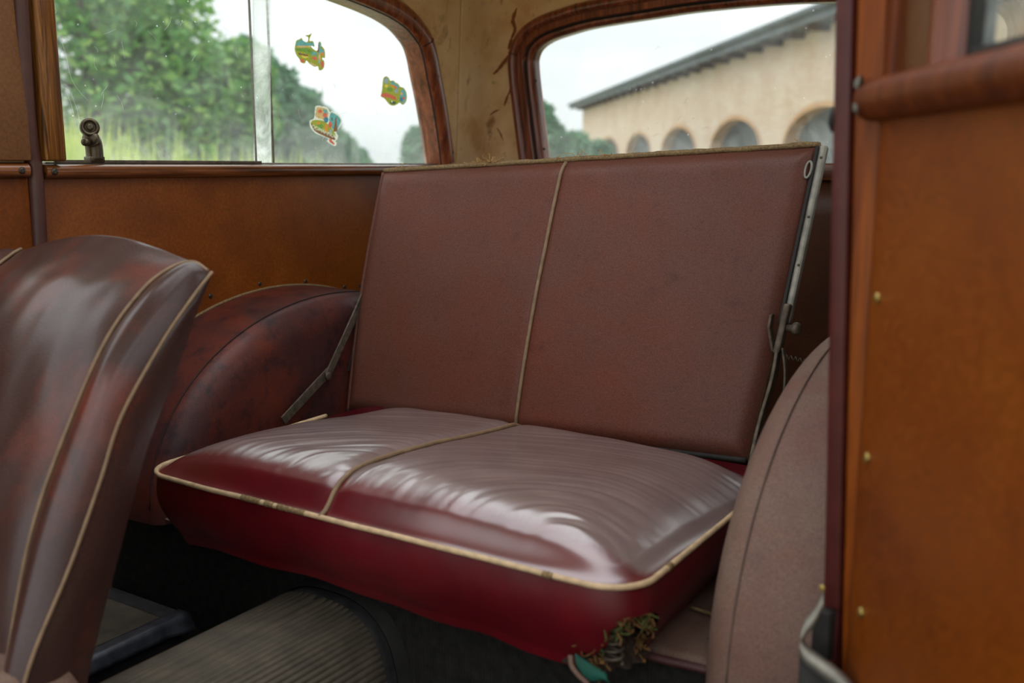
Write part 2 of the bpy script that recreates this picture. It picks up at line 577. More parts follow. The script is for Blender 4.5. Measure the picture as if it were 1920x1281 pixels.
# ------------------------------------------------------------------ the cabin: left wall X=-1.65, rear wall Y=2.5, right wall X=-0.19
XL, XR, YB, SILL = -1.65, -0.19, 2.5, 1.2
LEAN = 0.05
FLOOR_Z = 0.37
def wallX(z): return XL + LEAN * max(0, z - SILL)
def wallY(z): return YB - LEAN * max(0, z - SILL)

# window outlines where the frame's bead begins
side_joint = [(1.06, 1.605), (1.25, 1.607), (1.45, 1.604), (1.65, 1.597), (1.78, 1.588), (1.86, 1.580), (1.931, 1.571), (1.992, 1.560), (2.045, 1.544), (2.084, 1.522),
              (2.107, 1.503), (2.124, 1.473), (2.137, 1.437), (2.163, 1.370), (2.190, 1.288), (2.212, 1.204)]
side_path2 = [(p.x, p.y) for p in smooth_path([(a, b, 0) for a, b in side_joint], 5)]
side_poly = side_path2 + [(2.212, 1.19), (1.06, 1.19)]
half = [(-1.524, 1.20), (-1.545, 1.37), (-1.556, 1.475), (-1.552, 1.515), (-1.530, 1.548), (-1.485, 1.572), (-1.414, 1.588), (-1.331, 1.600), (-1.158, 1.611), (-1.05, 1.617), (-0.92, 1.619)]
rear_half = smooth_path([(a, b, 0) for a, b in half], 6)
rear_path2 = [(p.x, p.y) for p in rear_half] + [(-1.84 - p.x, p.y) for p in reversed(rear_half[:-1])]
rear_poly = rear_path2

# floor
fl = grid('floor', lambda u, v: (lerp(-1.72, 0.0, u), lerp(-0.7, 2.52, v), FLOOR_Z), 8, 8, 'carpet')
solidify(fl, 0.03)
tag(fl, 'dark floor of the car cabin in front of the bench', 'floor', kind='structure')

# left wall: fabric-lined above the sill around the window, timber panels below
front_poly = [(-0.55, 1.26), (0.80, 1.26), (0.80, 1.58), (0.55, 1.62), (-0.2, 1.62)]
wl = empty('wall_left', (XL, 1.2, FLOOR_Z), 'left side wall of the cabin, brown panel below the long window', 'wall', kind='structure')
def wl_keep(u, v):
    y, z = lerp(-0.6, 2.29, u), lerp(1.17, 1.68, v)
    return not near(side_poly, y, z) and not inside(front_poly, y, z)
o = grid('lining', lambda u, v: (wallX(lerp(1.17, 1.68, v)), lerp(-0.6, 2.29, u), lerp(1.17, 1.68, v)), 290, 51, 'headlining', wl, wl_keep)
solidify(o, 0.03, -1)
o = grid('body_side', lambda u, v: (XL - 0.012, lerp(-0.6, 2.45, u), lerp(FLOOR_Z, 1.19, v)), 20, 6, 'cargo_panel', wl)
solidify(o, 0.02, -1)
box('side_panel', (XL, 1.72, 0.775), (0.012, 1.36, 0.82), 'panel', wl, 0.002)
box('side_panel', (XL + 0.002, 0.35, 0.775), (0.014, 1.33, 0.82), 'panel', wl, 0.002)
box('upper_panel', (XL + 0.010, 0.93, 1.445), (0.030, 0.17, 0.47), 'panel_old', wl, 0.002)
for y, z in ((1.399, .934), (1.537, .946), (1.678, .938), (1.81, .912)):
    put('screw', SCREW, 'screw', (XL + 0.006, y, z), (1, 0, 0.1), wl, 0.9, random.random() * 3)

# rear wall, rounded into the side walls
RC = 0.09
def rear_plan(t, z):
    """t: 0 left corner start .. 1 right corner end"""
    Wd = XR - XL
    arc = math.pi / 2 * RC
    tot = 2 * arc + Wd - 2 * RC
    s = t * (tot + 0.12) - 0.12
    k = LEAN * max(0, z - SILL)
    if s < 0:
        return Vector((XL + k, YB - RC + s - k * (1 + s / 0.12), z))
    if s < arc:
        a = s / RC
        x, y = XL + RC - math.cos(a) * RC, YB - RC + math.sin(a) * RC
    elif s < tot - arc:
        x, y = XL + RC + (s - arc), YB
    else:
        a = (s - (tot - arc)) / RC
        x, y = XR - RC + math.sin(a) * RC, YB - RC + math.cos(a) * RC
    fx = 1 - min(1, (x - XL) / (XR - XL) * 2)
    return Vector((x + k * fx, y - k, z))
wr = empty('wall_rear', (-0.92, YB, FLOOR_Z), 'rear wall of the cabin with stained tan lining beside the rear window', 'wall', kind='structure')
def wr_keep(u, v):
    p = rear_plan(u, lerp(1.17, 1.68, v))
    return p.y < 2.40 or not near(rear_poly, p.x, p.z)
o = grid('lining', lambda u, v: rear_plan(u, lerp(1.17, 1.68, v)), 184, 51, 'headlining', wr, wr_keep)
solidify(o, 0.03, -1)
o = grid('tailgate_panel', lambda u, v: rear_plan(u, lerp(FLOOR_Z, 1.18, v)), 60, 8, 'cargo_panel', wr)
solidify(o, 0.03, -1)

# dark rubbed marks on the corner lining
def stain_patch(pts, wd):
    """ragged brown stain lying on the lining: pts are (t along the rear plan, z)"""
    P = [rear_plan(t, z) for t, z in pts]
    path = smooth_path(P, 6)
    vs, fs = [], []
    n = len(path)
    for i, p in enumerate(path):
        t = i / (n - 1)
        w = wd * (0.25 + math.sin(math.pi * (0.08 + 0.84 * t))) * (0.7 + 0.6 * random.random())
        d = (path[min(i + 1, n - 1)] - path[max(0, i - 1)]).normalized()
        nrm = Vector((0.6, -0.8, 0))
        sd = d.cross(nrm).normalized()
        off = nrm * 0.0012
        vs += [p + off - sd * w, p + off + sd * w]
    for i in range(n - 1):
        fs.append((2 * i, 2 * i + 1, 2 * i + 3, 2 * i + 2))
    return mesh('stain', vs, fs, 'stain', wr, False)

# right wall behind the pillar
wrt = empty('wall_right', (XR, 1.7, FLOOR_Z), 'right rear side wall of the cabin behind the door pillar', 'wall', kind='structure')
right_poly = [(1.12, 1.22), (2.15, 1.22), (2.10, 1.52), (1.95, 1.58), (1.12, 1.60)]
def wrt_keep(u, v):
    return not inside(right_poly, lerp(1.0, 2.41, u), lerp(1.17, 1.68, v))
o = grid('lining', lambda u, v: (XR - LEAN * max(0, lerp(1.17, 1.68, v) - SILL), lerp(1.0, 2.41, u), lerp(1.17, 1.68, v)), 141, 51, 'headlining', wrt, wrt_keep)
solidify(o, 0.02, 1)
box('side_panel', (XR + 0.006, 1.71, 0.775), (0.014, 1.42, 0.83), 'cargo_panel', wrt)
mesh('pane', [(XR + 0.02, 1.05, 1.2), (XR + 0.02, 2.2, 1.2), (XR, 2.2, 1.63), (XR, 1.05, 1.63)], [(0, 1, 2, 3)], 'glass_rear', wrt)
tube('window_frame', smooth_path([(XR - 0.01 - LEAN * (z - SILL), y, z) for y, z in [(1.10, 1.20), (1.10, 1.60), (1.5, 1.602), (1.95, 1.59), (2.09, 1.53), (2.17, 1.20), (1.6, 1.2)]], 5, True), 0.022, 'wood_frame', wrt, 8, True)

# ceiling: cove plus flat headlining, up to the windscreen header
def ring_pt(t, inset):
    """U-shaped plan: along the left wall, the rear, back along the right wall"""
    k = 0.024
    xl, xr, yb = XL + k + inset, XR - k - inset, YB - k - inset
    y0 = -0.12
    a = yb - y0; b = xr - xl
    s = t * (2 * a + b)
    rr = max(0.012, RC - inset * 0.3)
    if s < a: p = Vector((xl, y0 + s, 0))
    elif s < a + b: p = Vector((xl + s - a, yb, 0))
    else: p = Vector((xr, yb - (s - a - b), 0))
    # round the two corners
    for cx, sx in ((xl + rr, -1), (xr - rr, 1)):
        dx, dy = (p.x - cx) * sx, p.y - (yb - rr)
        if dx > 0 and dy > 0:
            v = Vector((dx, dy)); v = v.normalized() * rr
            p.x = cx + sx * v.x; p.y = yb - rr + v.y
    return p
def ceil_fn(u, v):
    if v < 0.6:
        a = v / 0.6 * math.pi / 2
        inset = 0.11 * (1 - math.cos(a)); z = 1.675 + 0.085 * math.sin(a)
        p = ring_pt(u, inset)
    else:
        w = (v - 0.6) / 0.4
        p0 = ring_pt(u, 0.11)
        c = Vector((-0.92, min(p0.y, 1.9), 0))
        p = p0.lerp(c, w)
        z = 1.76 + 0.02 * math.sin(w * math.pi / 2)
    return (p.x, p.y, z)
ROOF = (-1.50, -0.36, 0.58, 1.52)      # unseen roof opening, added and sized for the cushion highlights
def ceil_keep(u, v):
    x, y, z = ceil_fn(u, v)
    return not (ROOF[0] < x < ROOF[1] and ROOF[2] < y < ROOF[3])
o = grid('ceiling', ceil_fn, 320, 70, 'headlining', None, ceil_keep)
solidify(o, 0.02, -1)
tag(o, 'tan stained cloth headlining over the cabin', 'ceiling', kind='structure')

rf = empty('trim_6', (-0.93, 0.8, 1.75), 'wooden rim of the added roof opening above the front seats', 'trim', kind='structure')
for nm, c, sz in (('rim_bar', (ROOF[0] - .01, (ROOF[2] + ROOF[3]) / 2, 1.768), (.05, ROOF[3] - ROOF[2] + .08, .04)), ('rim_bar', (ROOF[1] + .01, (ROOF[2] + ROOF[3]) / 2, 1.768), (.05, ROOF[3] - ROOF[2] + .08, .04)),
                  ('rim_bar', ((ROOF[0] + ROOF[1]) / 2, ROOF[2] - .01, 1.772), (ROOF[1] - ROOF[0] + .06, .05, .04)), ('rim_bar', ((ROOF[0] + ROOF[1]) / 2, ROOF[3] + .01, 1.772), (ROOF[1] - ROOF[0] + .06, .05, .04))):
    box(nm, c, sz, 'wood_frame', rf, 0.008)
tube('added_canvas', [(x, ROOF[3] + .09, 1.84) for x in (ROOF[0], -.93, ROOF[1])], 0.045, 'cardboard', rf, 14)

# ------------------------------------------------------------------ left window
def side_frame(path2):
    P, O, N = [], [], []
    n = len(path2)
    for i, (y, z) in enumerate(path2):
        y0, z0 = path2[max(0, i - 1)]; y1, z1 = path2[min(n - 1, i + 1)]
        d = Vector((0, y1 - y0, z1 - z0)).normalized()
        out = Vector((0, -d.z, d.y))
        P.append(Vector((wallX(z), y, z))); O.append(out); N.append(Vector((1, 0, -LEAN)).normalized())
    return P, O, N
w1 = empty('window_1', (XL, 1.62, 1.2), 'long side window with sliding panes above the brown side panel', 'window', kind='structure')
P, O, N = side_frame(side_path2)
bead_prof = [(0.0, -0.005), (0.0, 0.010), (0.006, 0.017), (0.020, 0.024), (0.036, 0.023), (0.048, 0.016), (0.055, 0.006), (0.055, -0.005)]
sweep('frame_bead', P, O, N, bead_prof, 'wood_frame', w1)
jamb_prof = [(0.012, -0.004), (0.001, 0.004), (-0.001, -0.010), (-0.003, -0.028), (-0.003, -0.05), (0.012, -0.052)]
sweep('frame_jamb', P, O, N, jamb_prof, 'wood_frame', w1)
sweep('frame_gasket', P, O, N, [(0.004, 0.004), (-0.0012, 0.008), (-0.0022, 0.004), (0.002, 0.0)], 'rubber', w1)
for y, z in ((2.224, 1.232), (2.150, 1.428), (2.045, 1.560)):
    put('screw', SCREW, 'screw', (wallX(z) + 0.021, y + 0.016, z + 0.006), (1, 0, 0), w1, 0.8, random.random() * 3)
def joint_line(y, z, oy, oz):
    p0 = Vector((wallX(z), y, z)); d = Vector((0, oy, oz)).normalized()
    return [p0 + d * a + Vector((b, 0, 0)) for a, b in ((0.0, .012), (0.006, .0178), (0.020, .0247), (0.036, .0237), (0.048, .0167), (0.055, .007))]
tube('frame_joint', joint_line(2.107, 1.503, 0.85, 0.5), 0.0012, 'thread', w1, 5)
box('runner', (XL - 0.030, 1.60, 1.598), (0.018, 0.50, 0.012), 'alu_dull', w1, 0.002)
# panes: the front one slides inside the rear one, the overlap is milky
def pane(name, y0, y1, x, mat):
    poly = [q for q in side_path2 if y0 <= q[0] <= y1]
    pts = [(y0, 1.198), (y1, 1.198)]
    def ztop(y):
        for a, b in zip(side_path2, side_path2[1:]):
            if a[0] <= y <= b[0]: return lerp(a[1], b[1], (y - a[0]) / max(1e-6, b[0] - a[0]))
        return 1.6
    if y1 > 2.19:
        pts += [(q[0] - 0.001, q[1]) for q in reversed(poly)]
        pts.append((y0, ztop(y0)))
    else:
        pts += [(y1, ztop(y1)), (y0, ztop(y0))]
    vs = [(x + LEAN * (z - SILL), y, z) for y, z in pts] + [(x - 0.004 + LEAN * (z - SILL), y, z) for y, z in pts]
    n = len(pts)
    fs = [tuple(range(n)), tuple(range(2 * n - 1, n - 1, -1))]
    return mesh(name, vs[:n], fs[:1], mat, w1, False)
pane('pane', 1.062, 1.574, -1.680, 'glass')
pane('pane', 1.626, 2.209, -1.692, 'glass')
pane('pane_overlap', 1.574, 1.626, -1.685, 'glass_overlap')
for y in (1.574, 1.626):
    box('pane_edge', (-1.678, y, 1.402), (0.006, 0.0013, 0.40), 'iron', w1)
box('runner', (XL - 0.022, 1.635, 1.204), (0.030, 1.15, 0.009), 'alu_dull', w1, 0.002)
box('runner_lip', (XL - 0.003, 1.32, 1.209), (0.006, 0.49, 0.006), 'iron', w1, 0.001)
# scratches in the old panes
SB = Batch()
for k in range(46):
    front = random.random() < 0.6
    y = random.uniform(1.08, 1.54) if front else random.uniform(1.65, 2.1)
    z = random.uniform(1.22, 1.54) if front else random.uniform(1.22, 1.40)
    x = (-1.678 if front else -1.690) + LEAN * (z - SILL)
    ln_ = random.uniform(0.008, 0.035); a = random.gauss(1.9, 0.7)
    pts = [(x, y + math.cos(a) * ln_ * t + 0.004 * math.sin(3 * t + k), z + math.sin(a) * ln_ * t) for t in (0, .3, .6, 1)]
    SB.add(pts, 0.00022, 3)
for y0, z0 in ((1.125, 1.335), (1.135, 1.33), (1.12, 1.43)):
    pts = [(-1.678, y0 + 0.05 * t * t + 0.006 * math.sin(6 * t), z0 - 0.11 * t) for t in [i / 9 for i in range(10)]]
    SB.add(pts, 0.00025, 3)
SB.build('scratches', 'scratch', w1)

# window latch on the front pane
lt = tag(mesh('window_latch', *box_vf((-1.660, 1.160, 1.213), (0.024, 0.030, 0.012)), 'bronze', w1), 'bronze latch with a round knob on the front pane')
bevel(lt, 0.003)
tube('latch_body', smooth_path([(-1.660, 1.161, 1.212), (-1.660, 1.161, 1.230), (-1.659, 1.159, 1.243), (-1.654, 1.152, 1.250), (-1.650, 1.146, 1.251)], 5), 0.0155, 'bronze', lt, 16, taper=lambda t: 1.0 if t < .85 else 1 - 2.5 * (t - .85))
KN = lathe_mesh('knob', [(0.0150, -0.009), (0.0172, -0.006), (0.0172, 0.005), (0.0155, 0.009), (0.0108, 0.0095), (0.0100, 0.006), (0.007, 0.006)], 28)
put('knob', KN, 'bronze', (-1.656, 1.152, 1.2705), (0.86, -0.5, 0.1), lt)
put('screw', screw_mesh('knob_screw', 0.0068, 'bronze'), 'bronze', (-1.6502, 1.1488, 1.2712), (0.86, -0.5, 0.1), lt, 1, 0.6)
put('pivot_bolt', lathe_mesh('pivot_bolt', [(0.006, 0), (0.006, 0.012), (0.0075, 0.013), (0.0075, 0.018), (0.005, 0.020)], 12), 'bronze', (-1.650, 1.146, 1.2440), (0.45, -0.9, 0), lt)

# timber round the window: post, sill rails, leathercloth strip
def rail_prof(h, d):
    return [(-h, -0.006), (-h, d * .55), (-h * .8, d * .85), (-h * .3, d), (h * .35, d), (h * .8, d * .8), (h, d * .45), (h, -0.006)]
def rail(name, y0, y1, zc, h, d, mat, label):
    pth = [Vector((XL, lerp(y0, y1, i / 12), zc)) for i in range(13)]
    o = sweep(name, pth, [Vector((0, 0, 1))] * 13, [Vector((1, 0, 0))] * 13, rail_prof(h, d), mat)
    tag(o, label, 'trim', kind='structure')
    return o
t1 = rail('trim_1', 1.043, 2.30, 1.1915, 0.0125, 0.024, 'wood_rail', 'long varnished wooden sill rail under the side window')
put('screw', SCREW, 'screw', (XL + 0.0235, 1.056, 1.1915), (1, 0, 0.05), t1, 1.15, 0.7)
t2 = rail('trim_2', -0.5, 1.012, 1.1935, 0.0135, 0.024, 'wood_rail', 'short wooden sill rail left of the upright leathercloth strip')
put('screw', SCREW, 'screw', (XL + 0.0235, 0.996, 1.1935), (1, 0, 0.05), t2, 1.1, 0.4)
o = mesh('trim_3', *box_vf((XL + 0.014, 1.0575, 1.405), (0.036, 0.040, 0.392)), 'wood_post')
bevel(o, 0.005)
tag(o, 'upright wooden post at the front edge of the side window', 'trim', kind='structure')
pth = [Vector((XL + 0.010 + LEAN * max(0, z - SILL), 1.0285 + dy, z)) for z, dy in [(0.50, -0.006), (0.8, -0.006), (1.0, -0.004), (1.12, -0.001), (1.2, 0.0), (1.23, -0.004), (1.30, -0.008), (1.45, -0.010), (1.64, -0.010)]]
pth = smooth_path(pth, 4)
o = sweep('trim_4', pth, [Vector((0, 1, 0))] * len(pth), [Vector((1, 0, 0))] * len(pth), [(-0.0125, -0.01), (-0.0125, 0.004), (-0.008, 0.010), (0, 0.012), (0.008, 0.010), (0.0125, 0.004), (0.0125, -0.01)], 'leather_strip')
tag(o, 'narrow upright brown leathercloth strip beside the wooden post', 'trim', kind='structure')

# ------------------------------------------------------------------ rear window
w2 = empty('window_2', (-0.92, YB, 1.2), 'wide rear window with rounded wooden frame behind the bench', 'window', kind='structure')
P, O, N = [], [], []
n = len(rear_path2)
for i, (x, z) in enumerate(rear_path2):
    x0, z0 = rear_path2[max(0, i - 1)]; x1, z1 = rear_path2[min(n - 1, i + 1)]
    d = Vector((x1 - x0, 0, z1 - z0)).normalized()
    P.append(Vector((x, wallY(z), z))); O.append(Vector((-d.z, 0, d.x))); N.append(Vector((0, -1, -LEAN)).normalized())
sweep('frame_bead', P, O, N, [(0.012, -0.01), (0.012, 0.014), (0.016, 0.022), (0.024, 0.027), (0.033, 0.025), (0.040, 0.016), (0.042, -0.01)], 'wood_frame', w2)
sweep('frame_board', P, O, N, [(0.014, 0.010), (-0.004, 0.010), (-0.006, 0.004), (-0.006, -0.004)], 'wood_frame', w2)
sweep('frame_groove', P, O, N, [(-0.004, 0.001), (-0.012, -0.004), (-0.014, -0.012), (-0.004, -0.014)], 'rubber', w2)
sweep('frame_inner', P, O, N, [(-0.004, -0.006), (-0.014, -0.003), (-0.021, -0.006), (-0.026, -0.015), (-0.027, -0.028), (-0.027, -0.05), (-0.01, -0.052)], 'wood_frame', w2)
mesh('pane', [(x, wallY(z) + 0.046, z) for x, z in rear_path2], [tuple(range(len(rear_path2)))], 'glass_rear', w2, False)
o = sweep('sill', [Vector((x, YB, 1.198)) for x in (-1.53, -0.92, -0.31)], [Vector((0, 0, 1))] * 3, [Vector((0, -1, 0))] * 3, [(-0.03, 0), (-0.03, 0.02), (0.0, 0.026), (0.010, 0.022), (0.010, -0.05), (-0.03, -0.05)], 'wood_rear', w2)
for x, z in ((-1.535, 1.44), (-1.512, 1.25)):
    put('screw', SCREW, 'screw', (x + 0.022, wallY(z) - 0.000, z), (0.3, -1, 0), w2, 0.7, 1)
def rear_joint(k):
    p, o_, q = P[k], O[k], N[k]
    tube('frame_joint', [p + o_ * a + q * b for a, b in ((0.012, 0.0145), (0.016, 0.0225), (0.024, 0.0275), (0.033, 0.0255), (0.040, 0.0165))], 0.0012, 'thread', w2, 5)
rear_joint(17); rear_joint(40)
SB = Batch()
for k in range(26):
    x = random.uniform(-1.45, -0.62); z = random.uniform(1.22, 1.33) if k < 20 else random.uniform(1.3, 1.55)
    y = wallY(z) + 0.0445; l2 = random.uniform(0.006, 0.022); a = random.gauss(0.9, 0.6)
    SB.add([(x + math.cos(a) * l2 * t, y, z + math.sin(a) * l2 * t + 0.003 * math.sin(4 * t)) for t in (0, .5, 1)], 0.0003, 3)
SB.build('scratches', 'scratch', w2)

for pts, wd in (([(0.098, 1.46), (0.108, 1.475), (0.122, 1.505), (0.134, 1.53)], 0.004), ([(0.126, 1.405), (0.132, 1.43), (0.140, 1.452), (0.150, 1.478)], 0.0034), ([(0.118, 1.372), (0.122, 1.39), (0.126, 1.41)], 0.0026),
                ([(0.152, 1.49), (0.154, 1.50), (0.156, 1.508)], 0.0018), ([(0.092, 1.345), (0.100, 1.355), (0.110, 1.362)], 0.002), ([(0.106, 1.31), (0.112, 1.295), (0.117, 1.275)], 0.0018),
                ([(0.130, 1.56), (0.136, 1.585), (0.132, 1.61), (0.138, 1.64)], 0.0045), ([(0.124, 1.53), (0.128, 1.545), (0.130, 1.56)], 0.004)):
    stain_patch(pts, wd)

# ------------------------------------------------------------------ decals on the rear pane of the side window
def flat_mat(name, c): 
    m = simple(name, srgb(*[v * 0.88 + 26 for v in c]), 0.7, var=0.35, vscale=420)        # thin paper: the daylight behind shines through
    t = m.node_tree
    bs = t.nodes['Principled BSDF']; out = [n for n in t.nodes if n.type == 'OUTPUT_MATERIAL'][0]
    tl = t.nodes.new('ShaderNodeBsdfTranslucent'); mx = t.nodes.new('ShaderNodeMixShader'); mx.inputs[0].default_value = 0.75
    t.links.new(bs.inputs['Base Color'].links[0].from_socket, tl.inputs[0])
    t.links.new(bs.outputs[0], mx.inputs[1]); t.links.new(tl.outputs[0], mx.inputs[2]); t.links.new(mx.outputs[0], out.inputs[0])
    return m
for nme, c in dict(d_cream=(232, 236, 214), d_teal=(92, 158, 156), d_blue=(60, 118, 140), d_green=(104, 142, 54), d_olive=(150, 154, 48), d_orange=(214, 132, 52), d_red=(206, 92, 72),
                   d_brown=(122, 84, 54), d_tan=(206, 170, 110), d_yellow=(214, 190, 70), d_grey=(140, 160, 160), d_dark=(70, 84, 60)).items():
    M[nme] = flat_mat(nme, c)
DX = -1.6895
def decal(name, label, cy, cz, size, outline, patches, text=None, sy=1.0, sz=1.0):
    """thin printed sheet stuck on the glass; outline and patches in units of size"""
    root = empty(name, (DX, cy, cz), label, 'sticker', 'souvenir stickers on the side window')
    smo = lambda poly: [(p.x, p.y) for p in smooth_path([(a, b, 0) for a, b in poly], 3, True)] if len(poly) > 5 else poly
    out_poly = smo(outline[0])
    inks = [outline[1]] + sorted({p[2] for p in patches})
    layers = sorted([(lv, smo(poly), mat) for _, poly, mat, lv in patches], key=lambda q: q[0])
    tris = []
    if text:
        body, ty, tz, ang, h, tmat = text
        cu = bpy.data.curves.new('lettering', 'FONT'); cu.body = body; cu.size = h; cu.align_x = 'CENTER'
        ob = bpy.data.objects.new('tmp', cu); COL.objects.link(ob)
        me = bpy.data.meshes.new_from_object(ob.evaluated_get(bpy.context.evaluated_depsgraph_get()))
        bpy.data.objects.remove(ob)
        c_, s_ = math.cos(ang), math.sin(ang)
        tv = [(ty + v.co.x * c_ - v.co.y * s_, tz + v.co.x * s_ + v.co.y * c_) for v in me.vertices]
        tris = [[tv[i] for i in p.vertices] for p in me.polygons]
        tris = [(t_, min(a for a, _ in t_), max(a for a, _ in t_), min(b for _, b in t_), max(b for _, b in t_)) for t_ in tris]
    st = 0.0165
    kk = range(-66, 67)
    vs, fs, mi, lf = [], [], [], []
    vid = {}
    def vert(i, j):
        if (i, j) not in vid:
            z = cz + j * st * size * sz
            vid[(i, j)] = len(vs); vs.append((DX + LEAN * (z - SILL), cy + i * st * size * sy, z))
        return vid[(i, j)]
    for i in kk:
        for j in kk:
            a, b = (i + .5) * st, (j + .5) * st
            if not inside(out_poly, a, b): continue
            q = (vert(i, j), vert(i + 1, j), vert(i + 1, j + 1), vert(i, j + 1))
            if any(t_[1] <= a <= t_[2] and t_[3] <= b <= t_[4] and inside(t_[0], a, b) for t_ in tris):
                lf.append(q); continue
            ink = outline[1]
            for lv, poly, mat in layers:
                if inside(poly, a, b): ink = mat
            fs.append(q); mi.append(inks.index(ink))
    pr = mesh('print', vs, fs, inks, root, False)
    pr.data.polygons.foreach_set('material_index', mi); pr.data.update()
    if lf:
        mesh('lettering', vs, lf, tmat, root, False)
    return root
def blob(cy, cz, ry, rz, n_=8, ph=0.0):
    return [(cy + ry * math.cos(ph + 2 * math.pi * k / n_), cz + rz * math.sin(ph + 2 * math.pi * k / n_)) for k in range(n_)]
S = 0.055
decal('souvenir_sticker', 'torn green and teal souvenir sticker, highest of the three on the side window', 1.752, 1.459, S,
      ([(-.88, .35), (-.80, .55), (-.62, .62), (-.52, .70), (-.40, .58), (-.20, .52), (-.12, .60), (-.10, .78), (-.28, .86), (-.05, .92), (.12, 1.02), (.02, .80), (-.02, .62), (.10, .62), (.22, .60), (.30, .35),
        (.12, .38), (.10, .30), (.30, .18), (.46, .16), (.52, .30), (.54, .55), (.60, .66), (.72, .60), (.74, .44), (.92, .30), (.98, .0), (.94, -.18), (.82, -.16), (.80, -.26), (.92, -.34), (.92, -.62), (.80, -.80), (.60, -.86), (.52, -.66),
        (.30, -.70), (.0, -.58), (-.20, -.42), (-.30, -.58), (-.55, -.56), (-.62, -.42), (-.82, -.20), (-.92, .05)], 'd_olive'),
      [('print', [(-.86, .34), (-.60, .60), (-.2, .50), (.2, .55), (.26, .38), (.0, .36), (-.4, .32), (-.7, .28)], 'd_teal', 1),
       ('print', [(-.78, .26), (-.2, .34), (.1, .36), (.1, .30), (-.3, .24), (-.7, .18)], 'd_tan', 2),
       ('print', [(-.8, .14), (-.1, .22), (.2, .1), (.2, -.1), (-.4, .0), (-.8, .0)], 'd_green', 1),
       ('print', [(.14, .06), (.34, .08), (.44, .0), (.42, -.18), (.28, -.06), (.14, -.14)], 'd_teal', 1),
       ('print', [(.50, .2), (.56, .56), (.68, .56), (.70, .3), (.86, .24), (.90, -.02), (.70, .06), (.56, -.02)], 'd_teal', 1),
       ('print', [(.46, .1), (.55, .6), (.60, .6), (.60, .1)], 'd_brown', 2),
       ('print', blob(.78, .02, .10, .10), 'd_orange', 2),
       ('print', blob(.30, -.26, .17, .08), 'd_red', 2),
       ('print', blob(.62, -.20, .08, .22), 'd_tan', 2),
       ('print', [(-.60, -.36), (-.36, -.40), (-.34, -.54), (-.52, -.54)], 'd_red', 2),
       ('print', blob(.80, -.52, .09, .18), 'd_red', 2),
       ('print', blob(.60, -.40, .06, .12), 'd_grey', 3),
       ('print', blob(-.30, -.22, .22, .09), 'd_yellow', 2),
       ('print', [(.02, -.48), (.44, -.62), (.46, -.70), (.06, -.60)], 'd_tan', 2),
       ('print', [(-.7, -.08), (-.1, -.12), (-.1, -.20), (-.68, -.18)], 'd_brown', 2)], None, 0.95, 0.78)
decal('souvenir_sticker', 'white-edged souvenir sticker with lettering along the bottom, lowest on the side window', 1.810, 1.300, S * 1.06,
      ([(-.62, .72), (-.52, .80), (-.1, .78), (.08, .70), (.16, .56), (.28, .60), (.62, .48), (.84, .24), (.76, -.02), (.52, -.34), (.62, -.52), (.56, -.70), (.48, -.74), (.54, -.86), (.46, -1.0), (.24, -.92), (.02, -.78), (.08, -.66), (-.3, -.54), (-.66, -.40),
        (-.88, -.14), (-.90, .12), (-.74, .18), (-.66, .30)], 'd_cream'),
      [('print', [(-.56, .64), (-.48, .74), (-.12, .72), (.02, .64), (.08, .5), (.06, .36), (-.1, .2), (-.58, .3)], 'd_tan', 1),
       ('print', [(-.22, .68), (.0, .64), (.04, .46), (-.14, .50)], 'd_teal', 2),
       ('print', [(.18, .48), (.28, .54), (.58, .42), (.76, .22), (.68, -.02), (.50, -.28), (.20, -.1), (.12, .2)], 'd_teal', 1),
       ('print', [(.46, .30), (.52, .30), (.54, .0), (.58, -.3), (.36, -.3), (.42, .0)], 'd_brown', 2),
       ('print', blob(.28, .24, .04, .07), 'd_dark', 2),
       ('print', blob(-.04, .20, .13, .14), 'd_blue', 2),
       ('print', blob(-.10, .40, .12, .10), 'd_red', 2),
       ('print', blob(-.36, .56, .11, .08), 'd_red', 2),
       ('print', [(-.80, .10), (-.60, .16), (-.2, .14), (.2, -.1), (.46, -.44), (.4, -.56), (-.2, -.44), (-.6, -.28), (-.78, -.10)], 'd_olive', 1),
       ('print', blob(-.36, -.12, .16, .14), 'd_green', 2),
       ('print', blob(-.44, .02, .10, .05), 'd_orange', 3),
       ('print', blob(-.03, -.20, .08, .20), 'd_orange', 2),
       ('print', blob(.18, -.02, .10, .14), 'd_red', 2),
       ('print', blob(.20, -.34, .08, .12), 'd_grey', 3),
       ('print', [(-.84, .06), (-.62, -.22), (-.2, -.36), (.2, -.46), (.46, -.60), (.40, -.72), (-.1, -.56), (-.6, -.36), (-.80, -.12)], 'd_brown', 3),
       ('print', [(.10, -.70), (.22, -.66), (.44, -.90), (.38, -.94), (.16, -.82)], 'd_red', 3)],
      ('DOMAHNUO', -.13, -.44, math.radians(-19), .24, 'd_cream'), 1.1, 0.88)
